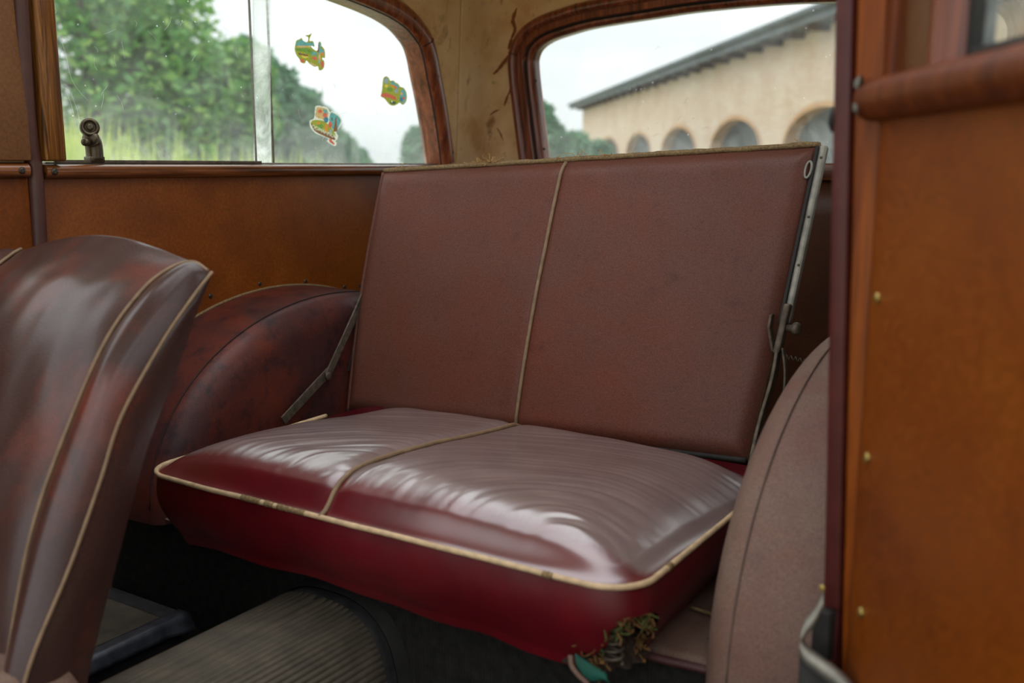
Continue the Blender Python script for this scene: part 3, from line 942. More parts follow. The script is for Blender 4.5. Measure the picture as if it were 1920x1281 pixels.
decal('souvenir_sticker', 'round-lobed souvenir sticker with a red banner, nearest the rear end of the side window', 2.056, 1.388, S * 0.98,
      ([(-.72, .80), (-.56, .98), (-.36, .94), (-.22, .74), (.0, .78), (.14, .66), (.32, .62), (.50, .42), (.72, .38), (.92, .16), (1.0, -.20), (.92, -.56), (.70, -.74), (.46, -.62), (.30, -.74), (.0, -.86), (-.3, -.76), (-.6, -.44), (-.86, -.34), (-.84, -.16), (-.78, .2)], 'd_olive'),
      [('print', blob(-.50, .70, .16, .20), 'd_grey', 1), ('print', [(-.18, .66), (.0, .70), (.12, .58), (.3, .54), (.44, .3), (.1, .4), (-.16, .5)], 'd_teal', 1),
       ('print', blob(-.50, .38, .12, .12), 'd_yellow', 2), ('print', blob(-.06, .42, .16, .07), 'd_orange', 2), ('print', blob(.16, .34, .08, .10), 'd_red', 3),
       ('print', blob(-.24, .18, .20, .14), 'd_green', 2), ('print', blob(.22, .12, .14, .14), 'd_grey', 2),
       ('print', [(-.82, -.16), (-.5, -.08), (.1, -.22), (.22, -.36), (.18, -.48), (-.3, -.36), (-.80, -.32)], 'd_red', 3),
       ('print', blob(.70, -.18, .22, .46), 'd_teal', 1), ('print', blob(.60, -.40, .14, .14), 'd_blue', 2), ('print', blob(.76, -.30, .09, .09), 'd_red', 3), ('print', blob(.74, -.56, .10, .06), 'd_grey', 3),
       ('print', blob(.60, -.02, .10, .10), 'd_tan', 2), ('print', blob(.0, -.66, .22, .10), 'd_dark', 1), ('print', blob(-.08, -.60, .05, .05), 'd_cream', 2)], None, 1.05, 0.72)

# ------------------------------------------------------------------ wheel arches
def arch(name, label, xw, xi, sgn, mat, y0, a, zb, b, bulge=0.04):
    """half drum against the side wall: a rounded top from the wall to the seam, then the side facing the cabin"""
    root = empty(name, (xi, y0, zb), label, 'wheel arch', 'wheel arches beside the bench')
    def prof(k, th):
        # k 0..1 across: wall -> seam -> face bottom
        if k < 0.4:
            t = k / 0.4
            x = lerp(xw, xi, t)
            s = 1.0 - 0.012 * t * t
        elif k < 0.75:
            t = (k - 0.4) / 0.35
            ph = t * math.pi / 2
            x = xi + sgn * bulge * math.sin(ph)
            s = 0.988 - 0.15 * (1 - math.cos(ph))
        else:
            t = (k - 0.75) / 0.25
            x = xi + sgn * bulge * (1 - 0.25 * t)
            s = 0.838 * (1 - t)
        return x, s
    def fn(u, v):
        th = math.pi * (1 - v)
        x, s = prof(u, th)
        cy, cz = math.cos(th), max(0.0, math.sin(th))
        cz = cz ** 0.9
        return (x, y0 - cy * -1 * -a * s if False else y0 + (-a * s) * math.cos(math.pi * v), zb + b * s * cz)
    o = grid('cover', fn, 80, 64, mat, root)
    seam = [Vector(fn(0.4, v)) + Vector((sgn * 0.0015, 0, 0.0015)) for v in [i / 60 for i in range(1, 60)]]
    tube('seam', seam, 0.0014, 'thread' if sgn > 0 else 'thread_pale', root, 6)
    edge = [Vector(fn(0.0, v)) + Vector((sgn * 0.004, 0, 0.001)) for v in [i / 60 for i in range(1, 60)]]
    tube('wall_edge', edge, 0.003, 'piping_worn' if sgn > 0 else mat, root, 6)
    return root
arch('wheel_arch', 'dark brown leather-covered wheel arch left of the bench under the side panel', XL + 0.004, -1.482, 1, 'leather_arch', 1.59, 0.50, 0.56, 0.374, 0.042)
arch('wheel_arch', 'dusty pale brown wheel arch right of the bench behind the door pillar', XR - 0.004, -0.374, -1, 'leather_dusty', 1.57, 0.52, 0.56, 0.40, 0.048)

# ------------------------------------------------------------------ seat base: ribbed riser, platform, hem
sb = empty('seat_base', (-0.92, 1.12, FLOOR_Z), 'black ribbed riser and dusty platform under the bench cushion', 'seat base')
RY = 1.12
vs, fs = [], []
pitch = 0.0058
nr = int((-0.19 + 1.65) / pitch)
for i in range(nr * 4 + 1):
    x = XL + i * pitch / 4
    dy = 0.0016 * (1 - abs(math.sin(math.pi * i / 4)))
    vs += [(x, RY + dy, FLOOR_Z), (x, RY + dy, 0.578)]
for i in range(nr * 4):
    fs.append((2 * i, 2 * i + 2, 2 * i + 3, 2 * i + 1))
mesh('riser', vs, fs, 'carpet', sb)
def plat(u, v):
    x = lerp(XL, XR, u); y = lerp(RY - 0.010, 1.75, v)
    z = 0.580 + 0.004 * nz(x, y, 0, 9) - (0.010 if v < 0.02 else 0)
    return (x, y, z)
grid('platform', plat, 90, 50, 'leather_dusty', sb)
hem = [(lerp(-1.30, XR, i / 60), RY - 0.012 - 0.002 * math.sin(i * .9), 0.576 + 0.003 * nz(i * .3, 0)) for i in range(61)]
tube('hem', hem, 0.006, 'leather_arch', sb, 8)
# frayed leathercloth tack and cord where the arch meets the platform
tube('cord', smooth_path([(-0.50, 1.25, .586), (-0.46, 1.24, .588), (-0.425, 1.225, .590), (-0.395, 1.215, .590), (-0.40, 1.20, .588), (-0.43, 1.205, .587)], 5), 0.0028, 'piping_worn', sb, 6)
tube('cord', smooth_path([(-0.412, 1.212, .588), (-0.411, 1.213, .60), (-0.410, 1.214, .618)], 4), 0.0026, 'iron', sb, 6)
put('tack', SCREW, 'screw', (-0.44, 1.17, 0.588), (0, 0, 1), sb, 0.7)

# ------------------------------------------------------------------ transmission tunnel with ribbed mat
tn = empty('transmission_tunnel', (-1.05, 0.6, FLOOR_Z), 'rounded floor tunnel with a worn ribbed grey mat running under the bench', 'tunnel')
TC, TW, TH = -1.045, 0.135, 0.165
def tun(u, v, r=0.0, y1=1.085):
    a = math.pi * u
    c, s = math.cos(a), math.sin(a)
    k = 0.75
    x = TC - math.copysign(abs(c) ** k, c) * (TW + r)
    z = FLOOR_Z + (TH + r) * abs(s) ** k
    return (x, lerp(-0.6, y1, v), z)
NR = 44
def tun_rib(u, v):
    r = 0.0032 * (abs(math.sin(math.pi * u * NR)) ** 0.6)
    return tun(u, v, r, 1.072)
grid('ribbed_mat', tun_rib, NR * 8, 12, 'mat', tn)
grid('mat_border', lambda u, v: (tun(u, 0, 0.003 - 0.004 * abs(v - .5))[0], 1.060 + 0.036 * v, tun(u, 0, 0.003 - 0.004 * abs(v - .5))[2]), 60, 6, 'mat_dark', tn)
grid('tunnel_end', lambda u, v: (lerp(TC, tun(u, 0, 0.0)[0], v), 1.095 + 0.03 * (1 - v), lerp(FLOOR_Z + 0.02, tun(u, 0)[2], v)), 60, 4, 'rubber', tn)
grid('end_lip', lambda u, v: (tun(u, 0, 0.004 + 0.004 * v)[0], 1.094 + 0.026 * v, tun(u, 0, 0.004 + 0.004 * v)[2]), 60, 4, 'rubber', tn)

# ------------------------------------------------------------------ ribbed floor plate beside the front seat
fp = empty('floor_plate', (-1.48, 0.98, FLOOR_Z), 'ribbed rubber floor plate with a bent metal rim beside the front seat', 'floor plate')
vs, fs = [], []
ribs = 44
for i in range(ribs * 4 + 1):
    x = lerp(-1.60, -1.385, i / (ribs * 4))
    dz = 0.0024 * abs(math.sin(math.pi * i / 4))
    vs += [(x, 0.60, 0.421 + dz), (x, 1.045, 0.421 + dz)]
for i in range(ribs * 4):
    fs.append((2 * i, 2 * i + 2, 2 * i + 3, 2 * i + 1))
mesh('ribbed_mat', vs, fs, 'mat', fp)
o = mesh('end_rim', *box_vf((-1.49, 1.060, 0.4215), (0.25, 0.034, 0.006)), 'mat_dark', fp); bevel(o, 0.002)
def flange(u, v):
    y = lerp(0.60, 1.078, u)
    w = v * 2
    if w < 1: return (lerp(-1.392, -1.366, w), y, 0.4245)
    return (-1.366 + 0.006 * (w - 1) + (0.010 * (w - 1) if u > 0.93 else 0), y, 0.4245 - 0.024 * (w - 1))
o = grid('metal_rim', flange, 30, 8, 'plate', fp); solidify(o, 0.0025)
put('rivet_hole', lathe_mesh('rivet_hole', [(0.0055, 0), (0.0050, 0.0008)], 14), 'rubber', (-1.3615, 1.035, 0.412), (1, 0, 0.1), fp)
box('plate_body', (-1.50, 0.84, 0.395), (0.24, 0.46, 0.048), 'rubber', fp)

# ------------------------------------------------------------------ the bench
bench = empty('rear_bench_seat', (-0.92, 1.30, 0.58), 'worn leather bench with red-fronted cushion and upright folding backrest', 'seat')
# cushion outline (rounded rectangle, front at Y=0.99)
CX0, CX1, CY0, CY1, CR, PZ = -1.352, -0.470, 0.992, 1.565, 0.060, 0.709
def rr_path(n_side=60, n_arc=10, grow=0.0):
    x0, x1, y0, y1, r = CX0 - grow, CX1 + grow, CY0 - grow, CY1 + grow, CR + grow * .5
    P = []
    def seg(a, b, n_):
        for i in range(n_): P.append(Vector((lerp(a[0], b[0], i / n_), lerp(a[1], b[1], i / n_), 0)))
    def arc(cx, cy, a0, a1, n_):
        for i in range(n_):
            a = lerp(a0, a1, i / n_); P.append(Vector((cx + r * math.cos(a), cy + r * math.sin(a), 0)))
    h = math.pi / 2
    seg((x0 + r, y0), (x1 - r, y0), n_side)
    arc(x1 - r, y0 + r, -h, 0, n_arc)
    seg((x1, y0 + r), (x1, y1 - r), n_side * 2 // 3)
    arc(x1 - r, y1 - r, 0, h, n_arc)
    seg((x1 - r, y1), (x0 + r, y1), n_side)
    arc(x0 + r, y1 - r, h, 2 * h, n_arc)
    seg((x0, y1 - r), (x0, y0 + r), n_side * 2 // 3)
    arc(x0 + r, y0 + r, 2 * h, 3 * h, n_arc)
    return P
def edge_dist(x, y):
    dx = min(x - CX0, CX1 - x); dy = min(y - CY0, CY1 - y)
    if dx < CR and dy < CR:
        return CR - math.hypot(CR - dx, CR - dy)
    return min(dx, dy)
SEAMX = -0.957
def seam_x(y): return SEAMX + 0.012 * math.sin((y - CY0) / (CY1 - CY0) * math.pi)
def cush_z(x, y):
    d = max(0.0, edge_dist(x, y))
    dyf, dyb = y - CY0, CY1 - y
    ex = 1 - (1 - min(1, max(0, min(x - CX0, CX1 - x)) / 0.17)) ** 2.1
    ey = 1 - (1 - min(1, max(0, min(dyf, dyb)) / 0.10)) ** 2.6
    e = ex * ey * sstep(-0.012, 0.030, d) if d > 0 else 0.0
    crown = 0.051 * e + 0.012 * math.sin(math.pi * (x - CX0) / (CX1 - CX0)) * e
    crown -= 0.032 * sstep(0.12, 0.55, dyf)                # falls away to the back
    ds = abs(x - seam_x(y))
    crown -= 0.008 * math.exp(-(ds / 0.018) ** 2) * e
    # sat-in creases
    if x > seam_x(y):
        px, py = -0.56, 0.985
        r = math.hypot((x - px) * 1.0, (y - py) * 1.15)
        side = 1.0
    else:
        px, py = -0.90, 0.93
        r = math.hypot(x - px, (y - py) * 0.9); side = 0.9
    ang = math.atan2(y - py, x - px)
    rr = r + 0.010 * nz(x, y, 3.1, 6) + 0.004 * nz(x, y, 9.7, 17)
    w = nz(rr * 62, ang * 1.1, 0.0) + 0.55 * nz(rr * 118, ang * 1.7, 4.0)      # uneven folds, drawn round the place sat on
    amp = 0.0028 * sstep(0.012, 0.05, d) * (0.22 + 0.9 * math.exp(-((dyf - 0.085) / 0.075) ** 2) + 0.25 * max(0, nz(x, y, 1.7, 6)))
    amp *= side * sstep(0.03, 0.09, r)
    return PZ + crown + amp * w + 0.0018 * nz(x, y, 0.2, 10)
# top: nested rounded rectangles so the rim follows the piping exactly
rim = rr_path(110, 16)
ctr_y = (CY0 + CY1) / 2
def ctop(u, v):
    i = int(round(u * len(rim))) % len(rim)
    p = rim[i]
    t = 1 - (1 - v) ** 1.0
    c = Vector((lerp(CX0 + 0.28, CX1 - 0.28, (p.x - CX0) / (CX1 - CX0)), ctr_y, 0))
    q = p.lerp(c, t)
    return (q.x, q.y, cush_z(q.x, q.y))
cushion = grid('cushion', ctop, len(rim), 120, 'cushion', bench, wrap=True)
ca = cushion.data.attributes.new('fade', 'FLOAT', 'POINT')
for i, v in enumerate(cushion.data.vertices):
    w = v.co + ORG[bench.name]
    d = edge_dist(w.x, w.y)
    f = sstep(0.012, 0.085, w.y - CY0) * sstep(-0.02, 0.03, min(w.x - CX0, CX1 - w.x)) 
    f -= 0.9 * math.exp(-(((w.x - CX0) / 0.035) ** 2)) * sstep(0.30, 0.05, w.y - CY0)
    if w.x < seam_x(w.y): f -= 0.75 * math.exp(-((w.x - seam_x(w.y) + 0.004) / 0.006) ** 2) * (1 if nz(w.x, w.y, 2, 12) > -0.15 else 0.1)
    f -= 0.5 * math.exp(-(((w.x - CX1) / 0.04) ** 2 + ((w.y - 1.44) / 0.06) ** 2))
    ca.data[i].value = f
# front and sides below the piping, torn open at the near corner
rim2 = rr_path(150, 26)
NS = len(rim2)
ZB = 0.592
arc_s = [0.0]
for i in range(1, NS + 1):
    arc_s.append(arc_s[-1] + (rim2[i % NS] - rim2[i - 1]).length)
corner_s = arc_s[150 + 13] + 0.016
def cside(u, v):
    i = int(round(u * NS)) % NS
    p = rim2[i]
    c = Vector((lerp(CX0 + 0.28, CX1 - 0.28, (p.x - CX0) / (CX1 - CX0)), ctr_y, 0))
    inn = (c - p).normalized()
    front = sstep(CY0 + 0.1, CY0, p.y)
    bulge = 0.010 * math.sin(math.pi * min(1, v * 1.15)) - 0.034 * v ** 1.6
    z = lerp(PZ - 0.002, ZB + 0.006 * nz(arc_s[i], 0, 4, 9) - 0.010 * front * sstep(0.3, 0.9, (p.x - CX0) / (CX1 - CX0)), v)
    q = p - inn * bulge
    ripple = 0.0012 * nz(arc_s[i], z, 7, 22)
    q -= inn * ripple
    return (q.x, q.y, z)
def hole(s, z):
    ds = (s - corner_s) / 0.050
    zz = (z - 0.620) / 0.054
    k = 1 + 0.22 * nz(s, z, 1.3, 40) - 0.25 * ds * (1 if z < 0.62 else -0.4)
    return ds * ds + zz * zz < k * k
def side_keep(u, v):
    i = int(u * NS)
    return not hole(arc_s[i], lerp(PZ, ZB, v))
o = grid('cushion_border', cside, NS, 34, 'cushion_border', cushion, side_keep, wrap=True)
o.data.attributes.new('fade', 'FLOAT', 'POINT')
# piping round the cushion (open where it has frayed) and down the middle
piping_pts = [Vector((p.x, p.y, PZ + 0.0008 + 0.0015 * nz(p.x, p.y, 3, 8))) - (Vector((p.lerp(Vector((-.92, ctr_y, 0)), 1).x, ctr_y, 0)) - p).normalized() * 0.003 for p in rr_path(70, 14)]
kb = [i for i, p in enumerate(piping_pts) if p.y > CY1 - 0.13]           # none along the back
piping_pts = piping_pts[kb[-1] + 1:] + piping_pts[:kb[0]]
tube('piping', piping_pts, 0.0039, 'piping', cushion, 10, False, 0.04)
def worn(x0, x1, seg_n=14, fun=None):
    pts = [(lerp(x0, x1, i / seg_n), CY0 - 0.003, PZ + 0.0008 + 0.0015 * nz(lerp(x0, x1, i / seg_n), CY0, 3, 8)) for i in range(seg_n + 1)] if not fun else fun
    o_ = tube('piping_worn', pts, 0.0045, 'piping_worn', cushion, 8, False, 0.12)
worn(-1.115, -1.075); worn(-1.066, -1.048, 8); worn(-1.04, -0.985); worn(-0.588, -0.574, 6)
worn(0, 0, 0, [(CX1 + 0.003, 1.085 + i * .004, PZ + 0.001) for i in range(4)])
mid = [Vector((seam_x(y), y, cush_z(seam_x(y), y) + 0.003)) for y in [CY0 + 0.55 * i / 70 for i in range(71)]]
mid = [Vector((SEAMX, CY0 - 0.004, PZ + 0.001))] + mid
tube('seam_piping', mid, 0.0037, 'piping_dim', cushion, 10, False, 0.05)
# stuffing in the tear
tear = empty('torn_stuffing', (-0.50, 1.01, 0.60)); tear.parent = bench; tear.location = Vector((-0.50, 1.01, 0.60)) - ORG[bench.name]
ORG[tear.name] = Vector((-0.50, 1.01, 0.60))
cc = rim2[163]
def stuff_fn(u, v):
    a = lerp(-2.2, 0.65, u)
    r = 0.058 + 0.010 * nz(u * 5, v * 5, 2, 2) - 0.020 * math.sin(math.pi * v) - 0.016 * math.sin(math.pi * u) 
    return (CX1 - CR - 0.012 + (r) * math.cos(a) * 1.0, CY0 + CR + 0.012 + r * math.sin(a), lerp(0.584, 0.676, v))
grid('wadding', stuff_fn, 40, 30, 'horsehair_shade', tear)  # stuffing in a darker brown that paints the shade of the cavity
random.seed(21)
FB = {'moss': Batch(), 'horsehair': Batch()}
for k in range(150):
    a = random.uniform(0, 2 * math.pi)
    ds, dz = math.cos(a) * 0.050 * random.uniform(.8, 1.04), math.sin(a) * 0.053 * random.uniform(.8, 1.04)
    z = 0.620 + dz
    if z < 0.592: continue
    s = corner_s + ds
    i = min(range(NS), key=lambda q: abs(arc_s[q] - s))
    v = (PZ - z) / (PZ - ZB)
    b = Vector(cside(i / NS, min(1.1, max(0, v))))
    dirn = Vector((b.x - (CX1 - CR), b.y - (CY0 + CR), 0)).normalized()
    pts = [b - dirn * 0.012]
    for q in range(5):
        pts.append(pts[-1] + dirn * random.uniform(0.000, 0.003) + Vector((random.gauss(0, .004), random.gauss(0, .004), random.gauss(0, .004))))
    m_ = 'moss' if (random.random() < 0.45 and dz > 0) else 'horsehair'
    FB[m_].add(smooth_path(pts, 3), random.uniform(0.0006, 0.0014))
for k_, b_ in FB.items(): b_.build('fibres', k_, tear)
spring = [(-0.508 + 0.012 * math.cos(t * 0.55), 1.024 + 0.010 * math.sin(t * 0.55), 0.600 + t * 0.0009) for t in range(46)]
tube('spring', spring, 0.0020, 'iron', tear, 6)
o = grid('green_scrap', lambda u, v: (-0.548 + 0.040 * u + 0.006 * v, 0.999 + 0.008 * u - 0.004 * math.sin(3 * v), 0.612 - 0.020 * u - (0.016 + 0.008 * math.sin(5 * u)) * v), 10, 8, 'green_cloth', tear); solidify(o, 0.0015)
tube('torn_edge', smooth_path([(-0.556, 1.002, 0.606), (-0.553, 1.000, 0.594), (-0.543, 1.000, 0.584), (-0.530, 1.002, 0.575)], 4), 0.0036, 'leather_dusty', tear, 7)

# backrest: reclined slab, seam in the middle
BL, BR_, TL, TR = Vector((-1.424, 1.570, 0.680)), Vector((-0.541, 1.578, 0.712)), Vector((-1.408, 1.687, 1.187)), Vector((-0.482, 1.698, 1.232))
bn = (BR_ - BL).cross(TL - BL).normalized()      # towards the cabin?
if bn.y > 0: bn = -bn
def back_pt(u, v, lift=0.0):
    l = BL.lerp(TL, v) + Vector((-0.012 * math.sin(math.pi * v), 0, 0))
    r = BR_.lerp(TR, v) + Vector((0.004 * math.sin(math.pi * v), 0, 0))
    return l.lerp(r, u) + bn * lift
BS = 0.487
def bseam(v): return BS + 0.004 * math.sin(3 * v)
def back_front(u, v):
    du = min(u, 1 - u) * 0.9; dv = min(v, 1 - v) * 0.52
    d = min(du, dv)
    e = 1 - (1 - min(1, d / 0.035)) ** 2.5
    lift = 0.018 * e + 0.010 * math.sin(math.pi * u) * math.sin(math.pi * v)
    lift -= 0.005 * math.exp(-((u - bseam(v)) * 0.9 / 0.010) ** 2) * e
    lift += 0.0012 * nz(u * 3, v * 2, 5, 3) + 0.0009 * nz(u * 9, v * 7, 8, 2) * sstep(0.8, 1.0, v)
    return back_pt(u, v, lift)
backrest = grid('backrest', back_front, 150, 90, 'leather_back', bench)
o = grid('backrest_board', lambda u, v: back_pt(u, v, -0.004), 8, 8, 'cardboard', backrest, smooth=False); solidify(o, 0.016, -1 if True else 1)
tube('seam_piping', [Vector(back_front(bseam(v), v)) + bn * 0.0030 for v in [0.004 + 0.992 * i / 60 for i in range(61)]], 0.0036, 'piping_dim', backrest, 10, False, 0.05)
# rounded sides and the frayed cloth-bound top edge
def back_edge(name, pts_fn, r, mat, n_=60, jit=0.0):
    tube(name, [pts_fn(i / n_) for i in range(n_ + 1)], r, mat, backrest, 8, False, jit)
back_edge('top_binding', lambda t: back_pt(t, 1.0, -0.001) + Vector((0, 0, 0.0045 + 0.0012 * nz(t * 9, 1, 1, 2))), 0.0052, 'piping_worn', 90, 0.12)
back_edge('top_binding', lambda t: back_pt(t, 1.0, -0.013) + Vector((0, 0, 0.0055)), 0.006, 'cardboard', 60, 0.06)
back_edge('bottom_binding', lambda t: back_pt(t, 0.0, 0.000), 0.006, 'rubber')
back_edge('side_fold', lambda t: back_pt(0.0, t, 0.001), 0.0045, 'leather_back')
random.seed(5)
FR = Batch()
for t0, cnt in ((0.27, 26), (0.30, 20), (0.47, 5), (0.51, 8), (0.58, 4), (0.05, 3), (0.97, 4)):
    for k in range(cnt):
        p = back_pt(t0 + random.gauss(0, 0.012), 1.0, 0.0) + Vector((0, 0, 0.008))
        pts = [p]
        d = Vector((random.gauss(0, 1), random.gauss(0, .5), abs(random.gauss(0.15, .35)))).normalized()
        for q in range(4):
            pts.append(pts[-1] + d * random.uniform(0.003, 0.007))
            d = (d + Vector((random.gauss(0, .5), random.gauss(0, .5), random.gauss(-.05, .4)))).normalized()
        FR.add(smooth_path(pts, 3), 0.0006)
FR.build('frayed_threads', 'fray', backrest)
# metal edging, fittings and folding arms
def strip(name, pts, w, th, side, nrm, mat):
    vs, fs = [], []
    for p in pts:
        p = Vector(p)
        for a, b in ((-.5, -.5), (.5, -.5), (.5, .5), (-.5, .5)):
            vs.append(p + Vector(side) * a * w + Vector(nrm) * b * th)
    n_ = len(pts)
    for i in range(n_ - 1):
        for k in range(4):
            k2 = (k + 1) % 4
            fs.append((i * 4 + k, i * 4 + k2, (i + 1) * 4 + k2, (i + 1) * 4 + k))
    fs += [(3, 2, 1, 0), tuple((n_ - 1) * 4 + k for k in range(4))]
    o_ = mesh(name, vs, fs, mat, bench, False)
    bevel(o_, min(w, th) * 0.3, 2)
    return o_
upd = (TR - BR_).normalized()
e0 = back_pt(1.0, 0.44, -0.002) + Vector((0.011, 0, 0)); e1 = back_pt(1.0, 1.0, -0.002) + Vector((0.010, 0, 0.002))
ms = strip('metal_edging', [e0, e1], 0.013, 0.016, (1, 0, 0), bn, 'alu_dull')
for t in (0.93, 0.60, 0.33):
    put('rivet', SCREW, 'screw', e0.lerp(e1, t) + bn * 0.008 + Vector((0.001, 0, 0)), bn, ms, 0.42)
strip('edge_gap', [back_pt(1.0, 0.44, 0.004) + Vector((0.002, 0, 0)), back_pt(1.0, 1.0, 0.004) + Vector((0.001, 0, 0))], 0.006, 0.010, (1, 0, 0), bn, 'rubber')
ey = back_pt(0.994, 0.925, 0.010)
tube('eyelet', [ey + upd * (0.014 * math.sin(t)) + Vector((1, 0, 0)) * 0.005 * math.cos(t) for t in [2 * math.pi * i / 24 for i in range(24)]], 0.0022, 'alu_dull', backrest, 8, True)
hz = back_pt(1.0, 0.43, 0.004) + Vector((0.010, -0.006, 0))
put('pivot_bolt', lathe_mesh('hinge_bolt', [(0.006, 0), (0.006, 0.014), (0.0105, 0.015), (0.011, 0.019), (0.010, 0.023), (0.006, 0.025)], 18), 'iron', hz + Vector((0.004, 0, 0)), (1, -0.15, 0), bench)
strip('hinge_bracket', [hz + upd * 0.040, hz - upd * 0.005, hz - upd * 0.045], 0.011, 0.020, (1, 0, 0), (0, -1, 0.2), 'iron')
strip('hinge_tongue', [hz + Vector((-0.018, -0.006, 0.022)), hz + Vector((-0.020, -0.010, 0.0)), hz + Vector((-0.012, -0.008, -0.040))], 0.005, 0.014, (1, 0, 0), (0, -1, 0), 'iron')
strip('folding_arm', smooth_path([hz - upd * 0.030, hz + Vector((-0.006, -0.022, -0.085)), hz + Vector((-0.016, -0.050, -0.16)), hz + Vector((-0.02, -0.09, -0.25))], 4), 0.006, 0.020, (1, 0, 0), (0, -1, .3), 'iron')
strip('folding_arm', smooth_path([hz - upd * 0.035 + Vector((0.008, 0, 0)), hz + Vector((0.012, -0.012, -0.085)), hz + Vector((0.010, -0.02, -0.18))], 4), 0.004, 0.014, (1, 0, 0), (0, -1, .3), 'iron')
s0 = hz - upd * 0.046; s1 = Vector((XR - 0.02, s0.y + 0.10, s0.z - 0.03))
dsp = (s1 - s0); na = Vector((0, 0, 1)); nb = dsp.normalized().cross(na)
coil = []
for i in range(420):
    t = i / 419
    a = t * 2 * math.pi * 42
    coil.append(s0 + dsp * t + Vector((0, 0, -0.012 * math.sin(math.pi * t))) + (na * math.cos(a) + nb * math.sin(a)) * 0.0034)
tube('coil_spring', coil, 0.0008, 'iron', bench, 5)
# left arm: two flat links with a knuckle, standing off the arch
a0, a1, a2 = Vector((-1.424, 1.640, 0.938)), Vector((-1.422, 1.506, 0.770)), Vector((-1.420, 1.373, 0.702))
sd = Vector((0, 0.78, -0.62))
strip('folding_arm', [a0 + Vector((0, .006, .012)), a0.lerp(a1, .3), a1], 0.018, 0.004, sd, (1, 0, 0), 'iron')
strip('folding_arm', [a1 + Vector((-.004, .010, .008)), a2], 0.020, 0.004, (0, 0.5, -0.86), (1, 0, 0), 'iron')
put('knuckle', lathe_mesh('knuckle', [(0.009, 0), (0.009, 0.002), (0.006, 0.004)], 14), 'iron', a1 + Vector((0.002, 0, 0)), (1, 0, 0), bench)
strip('hinge_plate', [Vector((-1.440, 1.640, 0.945)), Vector((-1.440, 1.655, 0.925)), Vector((-1.440, 1.60, 0.76))], 0.022, 0.003, (0, 1, -.3), (1, 0, 0), 'rubber')

# ------------------------------------------------------------------ front seat
fs_ = empty('front_seat', (-1.27, 0.70, FLOOR_Z), 'curved brown leather front seat back with pale piping at the left', 'seat')
FX = -1.27
def mirror(x): return 2 * FX - x
Bc = smooth_path([(-1.098, 0.560, 0.40), (-1.098, 0.578, 0.50), (-1.098, 0.602, 0.613), (-1.098, 0.647, 0.766), (-1.098, 0.706, 0.885), (-1.097, 0.766, 0.983), (-1.094, 0.822, 1.041), (-1.088, 0.862, 1.066), (-1.074, 0.888, 1.073), (-1.043, 0.888, 1.062)], 8)
Cc = smooth_path([(-1.04, 0.540, 0.40), (-1.04, 0.560, 0.52), (-1.04, 0.592, 0.629), (-1.04, 0.655, 0.736), (-1.04, 0.703, 0.828), (-1.04, 0.738, 0.900), (-1.038, 0.803, 0.983), (-1.036, 0.850, 1.032), (-1.037, 0.878, 1.056), (-1.040, 0.888, 1.062)], 8)
Rc = smooth_path([(-1.048, 0.640, 0.40), (-1.046, 0.655, 0.50), (-1.045, 0.672, 0.588), (-1.043, 0.722, 0.720), (-1.042, 0.772, 0.845), (-1.041, 0.825, 0.940), (-1.040, 0.864, 1.017), (-1.040, 0.882, 1.046), (-1.040, 0.888, 1.058), (-1.040, 0.889, 1.062)], 8)
NB = len(Bc) - 1
def cur(c, v):
    s = v * NB; i = min(NB - 1, int(s)); return c[i].lerp(c[i + 1], s - i)
def mir(p): return Vector((mirror(p.x), p.y, p.z))
def front_panel(u, v):
    b = cur(Bc, v); m_ = mir(b)
    p = m_.lerp(b, u)
    s = math.sin(math.pi * u)
    e = s ** 0.7
    top = sstep(0.70, 1.0, v)
    p.z += 0.036 * s * top
    p.y -= 0.022 * e * (1 - top) - 0.004 * top * s
    p.z += 0.010 * e * (1 - abs(2 * v - 1.3)) * 0.3
    p += Vector((0, -0.002, 0.001)) * nz(u * 4, v * 5, 2, 2)
    return p
grid('front_panel', front_panel, 90, 90, 'leather_front', fs_)
def gusset(flip):
    def fn(u, v):
        b, c = cur(Bc, v), cur(Cc, v)
        p = b.lerp(c, u)
        bul = math.sin(math.pi * u) * min(1, (b - c).length / 0.05)
        p += Vector((0.006, -0.016, 0.012)) * bul
        return mir(p) if flip else p
    return fn
def sidep(flip):
    def fn(u, v):
        c, r = cur(Cc, v), cur(Rc, v)
        p = c.lerp(r, u)
        p.x += 0.006 * math.sin(math.pi * u) * min(1, (c - r).length / 0.05)
        return mir(p) if flip else p
    return fn
for fl_ in (False, True):
    grid('bolster', gusset(fl_), 20, 90, 'leather_front', fs_)
    grid('side_panel', sidep(fl_), 12, 90, 'leather_front', fs_)
    f_ = (lambda p: mir(p)) if fl_ else (lambda p: p)
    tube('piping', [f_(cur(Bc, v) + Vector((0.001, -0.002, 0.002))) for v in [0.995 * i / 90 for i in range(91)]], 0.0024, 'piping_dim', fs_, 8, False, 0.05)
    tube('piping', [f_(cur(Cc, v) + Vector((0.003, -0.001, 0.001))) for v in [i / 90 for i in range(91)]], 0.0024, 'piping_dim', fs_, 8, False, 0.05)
grid('back_panel', lambda u, v: mir(cur(Rc, v)).lerp(cur(Rc, v), u) + Vector((0, 0.012 * math.sin(math.pi * u), 0.036 * math.sin(math.pi * u) * sstep(0.70, 1.0, v))), 40, 60, 'leather_front', fs_)
# sitting cushion in front of it
def scush(u, v):
    x = lerp(-1.52, -1.022, u); y = lerp(0.08, 0.66, v)
    e = 1 - (1 - min(1, min(u, 1 - u, v, 1 - v) / 0.07)) ** 2.4
    return (x, y, 0.55 + 0.078 * e)
grid('seat_cushion', scush, 60, 60, 'leather_dusty', fs_)
box('seat_frame', (-1.36, 0.33, 0.455), (0.32, 0.42, 0.17), 'rubber', fs_, 0.01)

